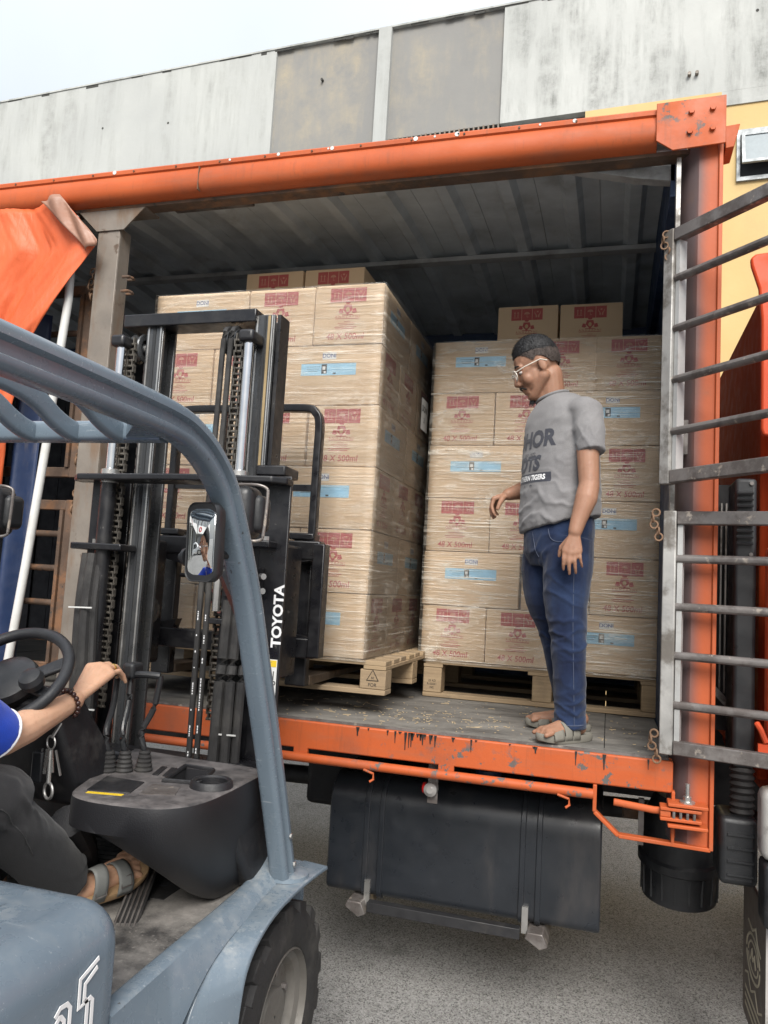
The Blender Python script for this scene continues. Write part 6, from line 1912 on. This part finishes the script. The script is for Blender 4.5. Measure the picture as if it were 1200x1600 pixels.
sv2 = S2 + (E2 - S2) * .74
limb(mb, [S2 + (S2 - E2) * .1, S2, S2 + (E2 - S2) * .4, sv2], [.06, .074, .07, .066], 24)
sm2 = remesh(mb, .006, 5, .5)
folds(sm2, [(S1 + (E1 - S1) * .5, .08, .005), ((-1.58, -1.7, 1.2), .15, .006)], base=.004, sc=6)
ds = skin_object('shirt', sm2, M['shirt_blue'], drv)
dE = (E1 - S1).normalized()
a3, b3 = frame_from(dE)
MB().tube([sv + dE * .001 + a3 * (.0655 * math.cos(t)) + b3 * (.0655 * math.sin(t)) for t in [math.tau * i / 40 for i in range(40)]], .0045, 8, closed=True).build('sleeve_piping', M['white_print'], ds)
mb = MB()
for t in [math.tau * i / 30 for i in range(30)]: pass
MB().tube(ering((-1.585, -1.715, 1.57), (0, 1, 0), (1, 0, 0), .07, .075, 40), .009, 8, closed=True).build('collar', M['white_print'], ds)
for s_ in (-1, 1):
    MB().tube([(-1.58 + s_ * .06, -1.625, 1.52), (-1.58 + s_ * .10, -1.625, 1.42), (-1.58 + s_ * .12, -1.64, 1.3)], .006, 6).build('white_stripe', M['white_print'], ds)
mb = MB()
mb.loft([ering((-1.58, -1.86, 1.26), (0, 1, 0), (1, 0, 0), .15, .185), ering((-1.58, -1.86, 1.18), (0, 1, 0), (1, 0, 0), .155, .19), ering((-1.58, -1.86, 1.11), (0, 1, 0), (1, 0, 0), .13, .17)])
limb(mb, [(-1.48, -1.86, 1.18), (-1.47, -1.65, 1.165), K1 + Vector((0, -.02, .005)), K1 + Vector((.003, .045, -.02))], [.10, .10, .088, .070], 24, up=(1, 0, 0))
limb(mb, [K1 + Vector((0, -.03, .02)), K1 + Vector((.0, .03, -.06)), K1 + (A1 - K1) * .5, A1 + Vector((0, -.015, .02))], [.082, .084, .080, .074], 24, up=(1, 0, 0))
limb(mb, [(-1.68, -1.86, 1.18), (-1.70, -1.65, 1.165), K2, K2 + Vector((0, .04, -.02))], [.10, .10, .085, .07], 24, up=(1, 0, 0))
limb(mb, [K2 + Vector((0, -.03, .02)), K2 + Vector((0, .03, -.06)), K2 + (A2 - K2) * .5, A2 + Vector((0, -.01, .02))], [.08, .082, .076, .07], 24, up=(1, 0, 0))
tm2 = remesh(mb, .006, 5, .5)
folds(tm2, [(K1 + Vector((.05, .0, -.04)), .09, .007, (0, .7, .7)), (A1 + Vector((0, 0, .06)), .07, .007), ((-1.40, -1.5, 1.13), .09, .006, (0, 1, .3))], base=.005, sc=6)
dt = skin_object('trousers', tm2, M['black_cotton'], drv)
jv = dt.data
seam_on([(-.5, -1.62, 1.15), (-.5, -1.45, 1.13), (-.5, -1.37, 1.06), (-.5, -1.30, .98)], dt, None, (-1, 0, 0), r=.002, mat='black_cotton')
# buckled cork sandals, bracelet, ring
def fsandal(h, t_, up_roll):
    sd_, M0 = sandal(drv, h, t_, 0, up_roll, M['cork'], M['sandal_strap'], [(.015, .062, .072), (-.062, -.022, .092)], L=.275, Wd=.108)
    for x0 in (.038, -.042):
        q = M0 @ Matrix.Translation((x0, -.036, .055)) @ Matrix.Rotation(math.radians(48), 4, 'X')
        MB(q).tube([(-.016, -.014, .0), (.016, -.014, .0), (.016, .014, .0), (-.016, .014, .0)], .0025, 6, closed=True).build('buckle', M['gate_dark'], sd_)
fsandal(Vector((-1.43, -1.13, .772)), Vector((-1.312, -.855, .806)), .65)
fsandal(Vector((-1.70, -1.115, .742)), Vector((-1.70, -.84, .745)), 0)
dW = (W1 - E1).normalized()
a3, b3 = frame_from(dW)
br0 = W1 - dW * .022
bl_ = empty('bracelet', br0 - Vector((0, 0, .035)), 'dark wooden bead bracelet on the driver\'s wrist', 'bracelet')
n_b = 17
for i in range(n_b):
    t = math.tau * i / n_b
    c = br0 + a3 * (.0375 * math.cos(t)) + b3 * (.0375 * math.sin(t)) + dW * (.006 * math.cos(t))
    MB().ell(c, .0074, .0074, .0074, None, 12, 8).build('bead', M['bead'], bl_, smooth=180)
kf = Vector((-1.452, -.952, 1.405)); tf = Vector((-1.444, -.880, 1.368))
rd = (kf + (tf - kf) * .30 + Vector((0, .004, .011)))
MB().torus(rd, (tf - kf) * .6 + Vector((0, .0, .02)), .0108, .003, 24, 8).build('ring', M['gold'], drv)
# ------------------------------------------------------------------ street behind the camera (seen in the mirror)
CW = Matrix.Translation((-15.8, -7.6, 0)) @ Matrix.Rotation(math.radians(-48), 4, 'Z')
car = empty('parked_car', CW @ Vector((0, 0, 0)), 'white hatchback parked across the street, seen in the forklift mirror', 'car')
def car_ring(y, k): return [CW @ Vector((x * k, y, z)) for x, z in ((-2.1, .35), (-2.15, .75), (-1.95, .98), (-1.75, 1.12), (-.6 * 1, 1.16), (1.0, 1.02), (1.95, .88), (2.15, .65), (2.1, .35))]
MB().loft([car_ring(-.86, .97), car_ring(-.8, 1.0), car_ring(.8, 1.0), car_ring(.86, .97)]).build('body', M['car_white'], car, bevel=.05, seg=3)
def cab_ring(y, t_): return [CW @ Vector((x, y * t_, z)) for x, z in ((-1.9, 1.05), (-1.55, 1.52), (-.7, 1.6), (.2, 1.52), (1.0, 1.03))]
MB().loft([cab_ring(-.72, 1), cab_ring(.72, 1)]).build('cabin', M['car_white'], car, bevel=.06, seg=3)
for s_ in (-1, 1):
    MB(CW).prism([(-1.55, s_ * .722, 1.1), (-1.40, s_ * .722, 1.44), (-.5, s_ * .722, 1.5), (-.5, s_ * .722, 1.1)], (0, s_ * .012, 0)).build('side_window', M['car_glass'], car)
    MB(CW).prism([(-.42, s_ * .722, 1.1), (-.42, s_ * .722, 1.5), (.15, s_ * .722, 1.44), (.75, s_ * .722, 1.08)], (0, s_ * .012, 0)).build('side_window', M['car_glass'], car)
    for x in (-1.3, 1.3):
        w_ = MB(CW).cyl((x, s_ * .72, .33), (x, s_ * .89, .33), .33, n=28).build('wheel', M['rubber'], car)
        MB(CW).cyl((x, s_ * .885, .33), (x, s_ * .9, .33), .21, n=20).build('rim', M['zinc'], w_)
    MB(CW).box(-2.14, -1.9, s_ * .62 - .15, s_ * .62 + .15, .78, .92).build('tail_lamp', M['red_lens'], car, bevel=.02)
MB(CW).prism([(-1.93, -.62, 1.08), (-1.60, -.58, 1.48), (-1.60, .58, 1.48), (-1.93, .62, 1.08)], (-.02, 0, .01)).build('rear_window', M['car_glass'], car)
MB(CW).box(-2.16, -1.9, -.85, .85, .33, .5).build('bumper', M['plastic_black'], car, bevel=.03)
SW = Matrix.Translation((-30, -12, 0)) @ Matrix.Rotation(math.radians(-28), 4, 'Z') @ Matrix.Rotation(math.radians(90), 4, 'Z')
shop = empty('shop_building', SW @ Vector((0, 0, 0)), 'row of shops with metal cladding and white signs, seen in the forklift mirror', 'building')
MB(SW).box(-25, 25, 0, 8, 0, 12).build('wall', M['wall_clean'], shop)
for i in range(26):
    MB(SW).box(-25 + i * 1.95, -25 + i * 1.95 + 1.1, -.25, 0, 5.6, 11.5).build('cladding_panel', M['metal_roof'], shop)
MB(SW).box(-25, 25, -3.0, 0, 3.2, 3.5).build('canopy', M['wall_clean'], shop)
for i in range(6):
    sg = MB(SW).box(-24 + i * 8.2, -24 + i * 8.2 + 7, -3.3, -3.05, 3.4, 5.3).build('sign_board', M['shop_sign'], shop)
    MB(SW).torus((-24 + i * 8.2 + 6, -3.32, 4.4), (0, 1, 0), .5, .14, 20, 8).build('sign_mark', M['red_print_bright'], sg)
    MB(SW).box(-24 + i * 8.2, -24 + i * 8.2 + 3, -.1, 0, 0, 3).build('shutter', M['metal_roof'], shop)
    MB(SW).box(-24 + i * 8.2 + 3.6, -24 + i * 8.2 + 6.4, -.1, 0, 0, 2.9).build('shop_front', M['car_glass'], shop)
    MB(SW).box(-24.8 + i * 8.2, -24.4 + i * 8.2, -2.8, -2.4, 0, 3.2).build('column', M['wall_clean'], shop)
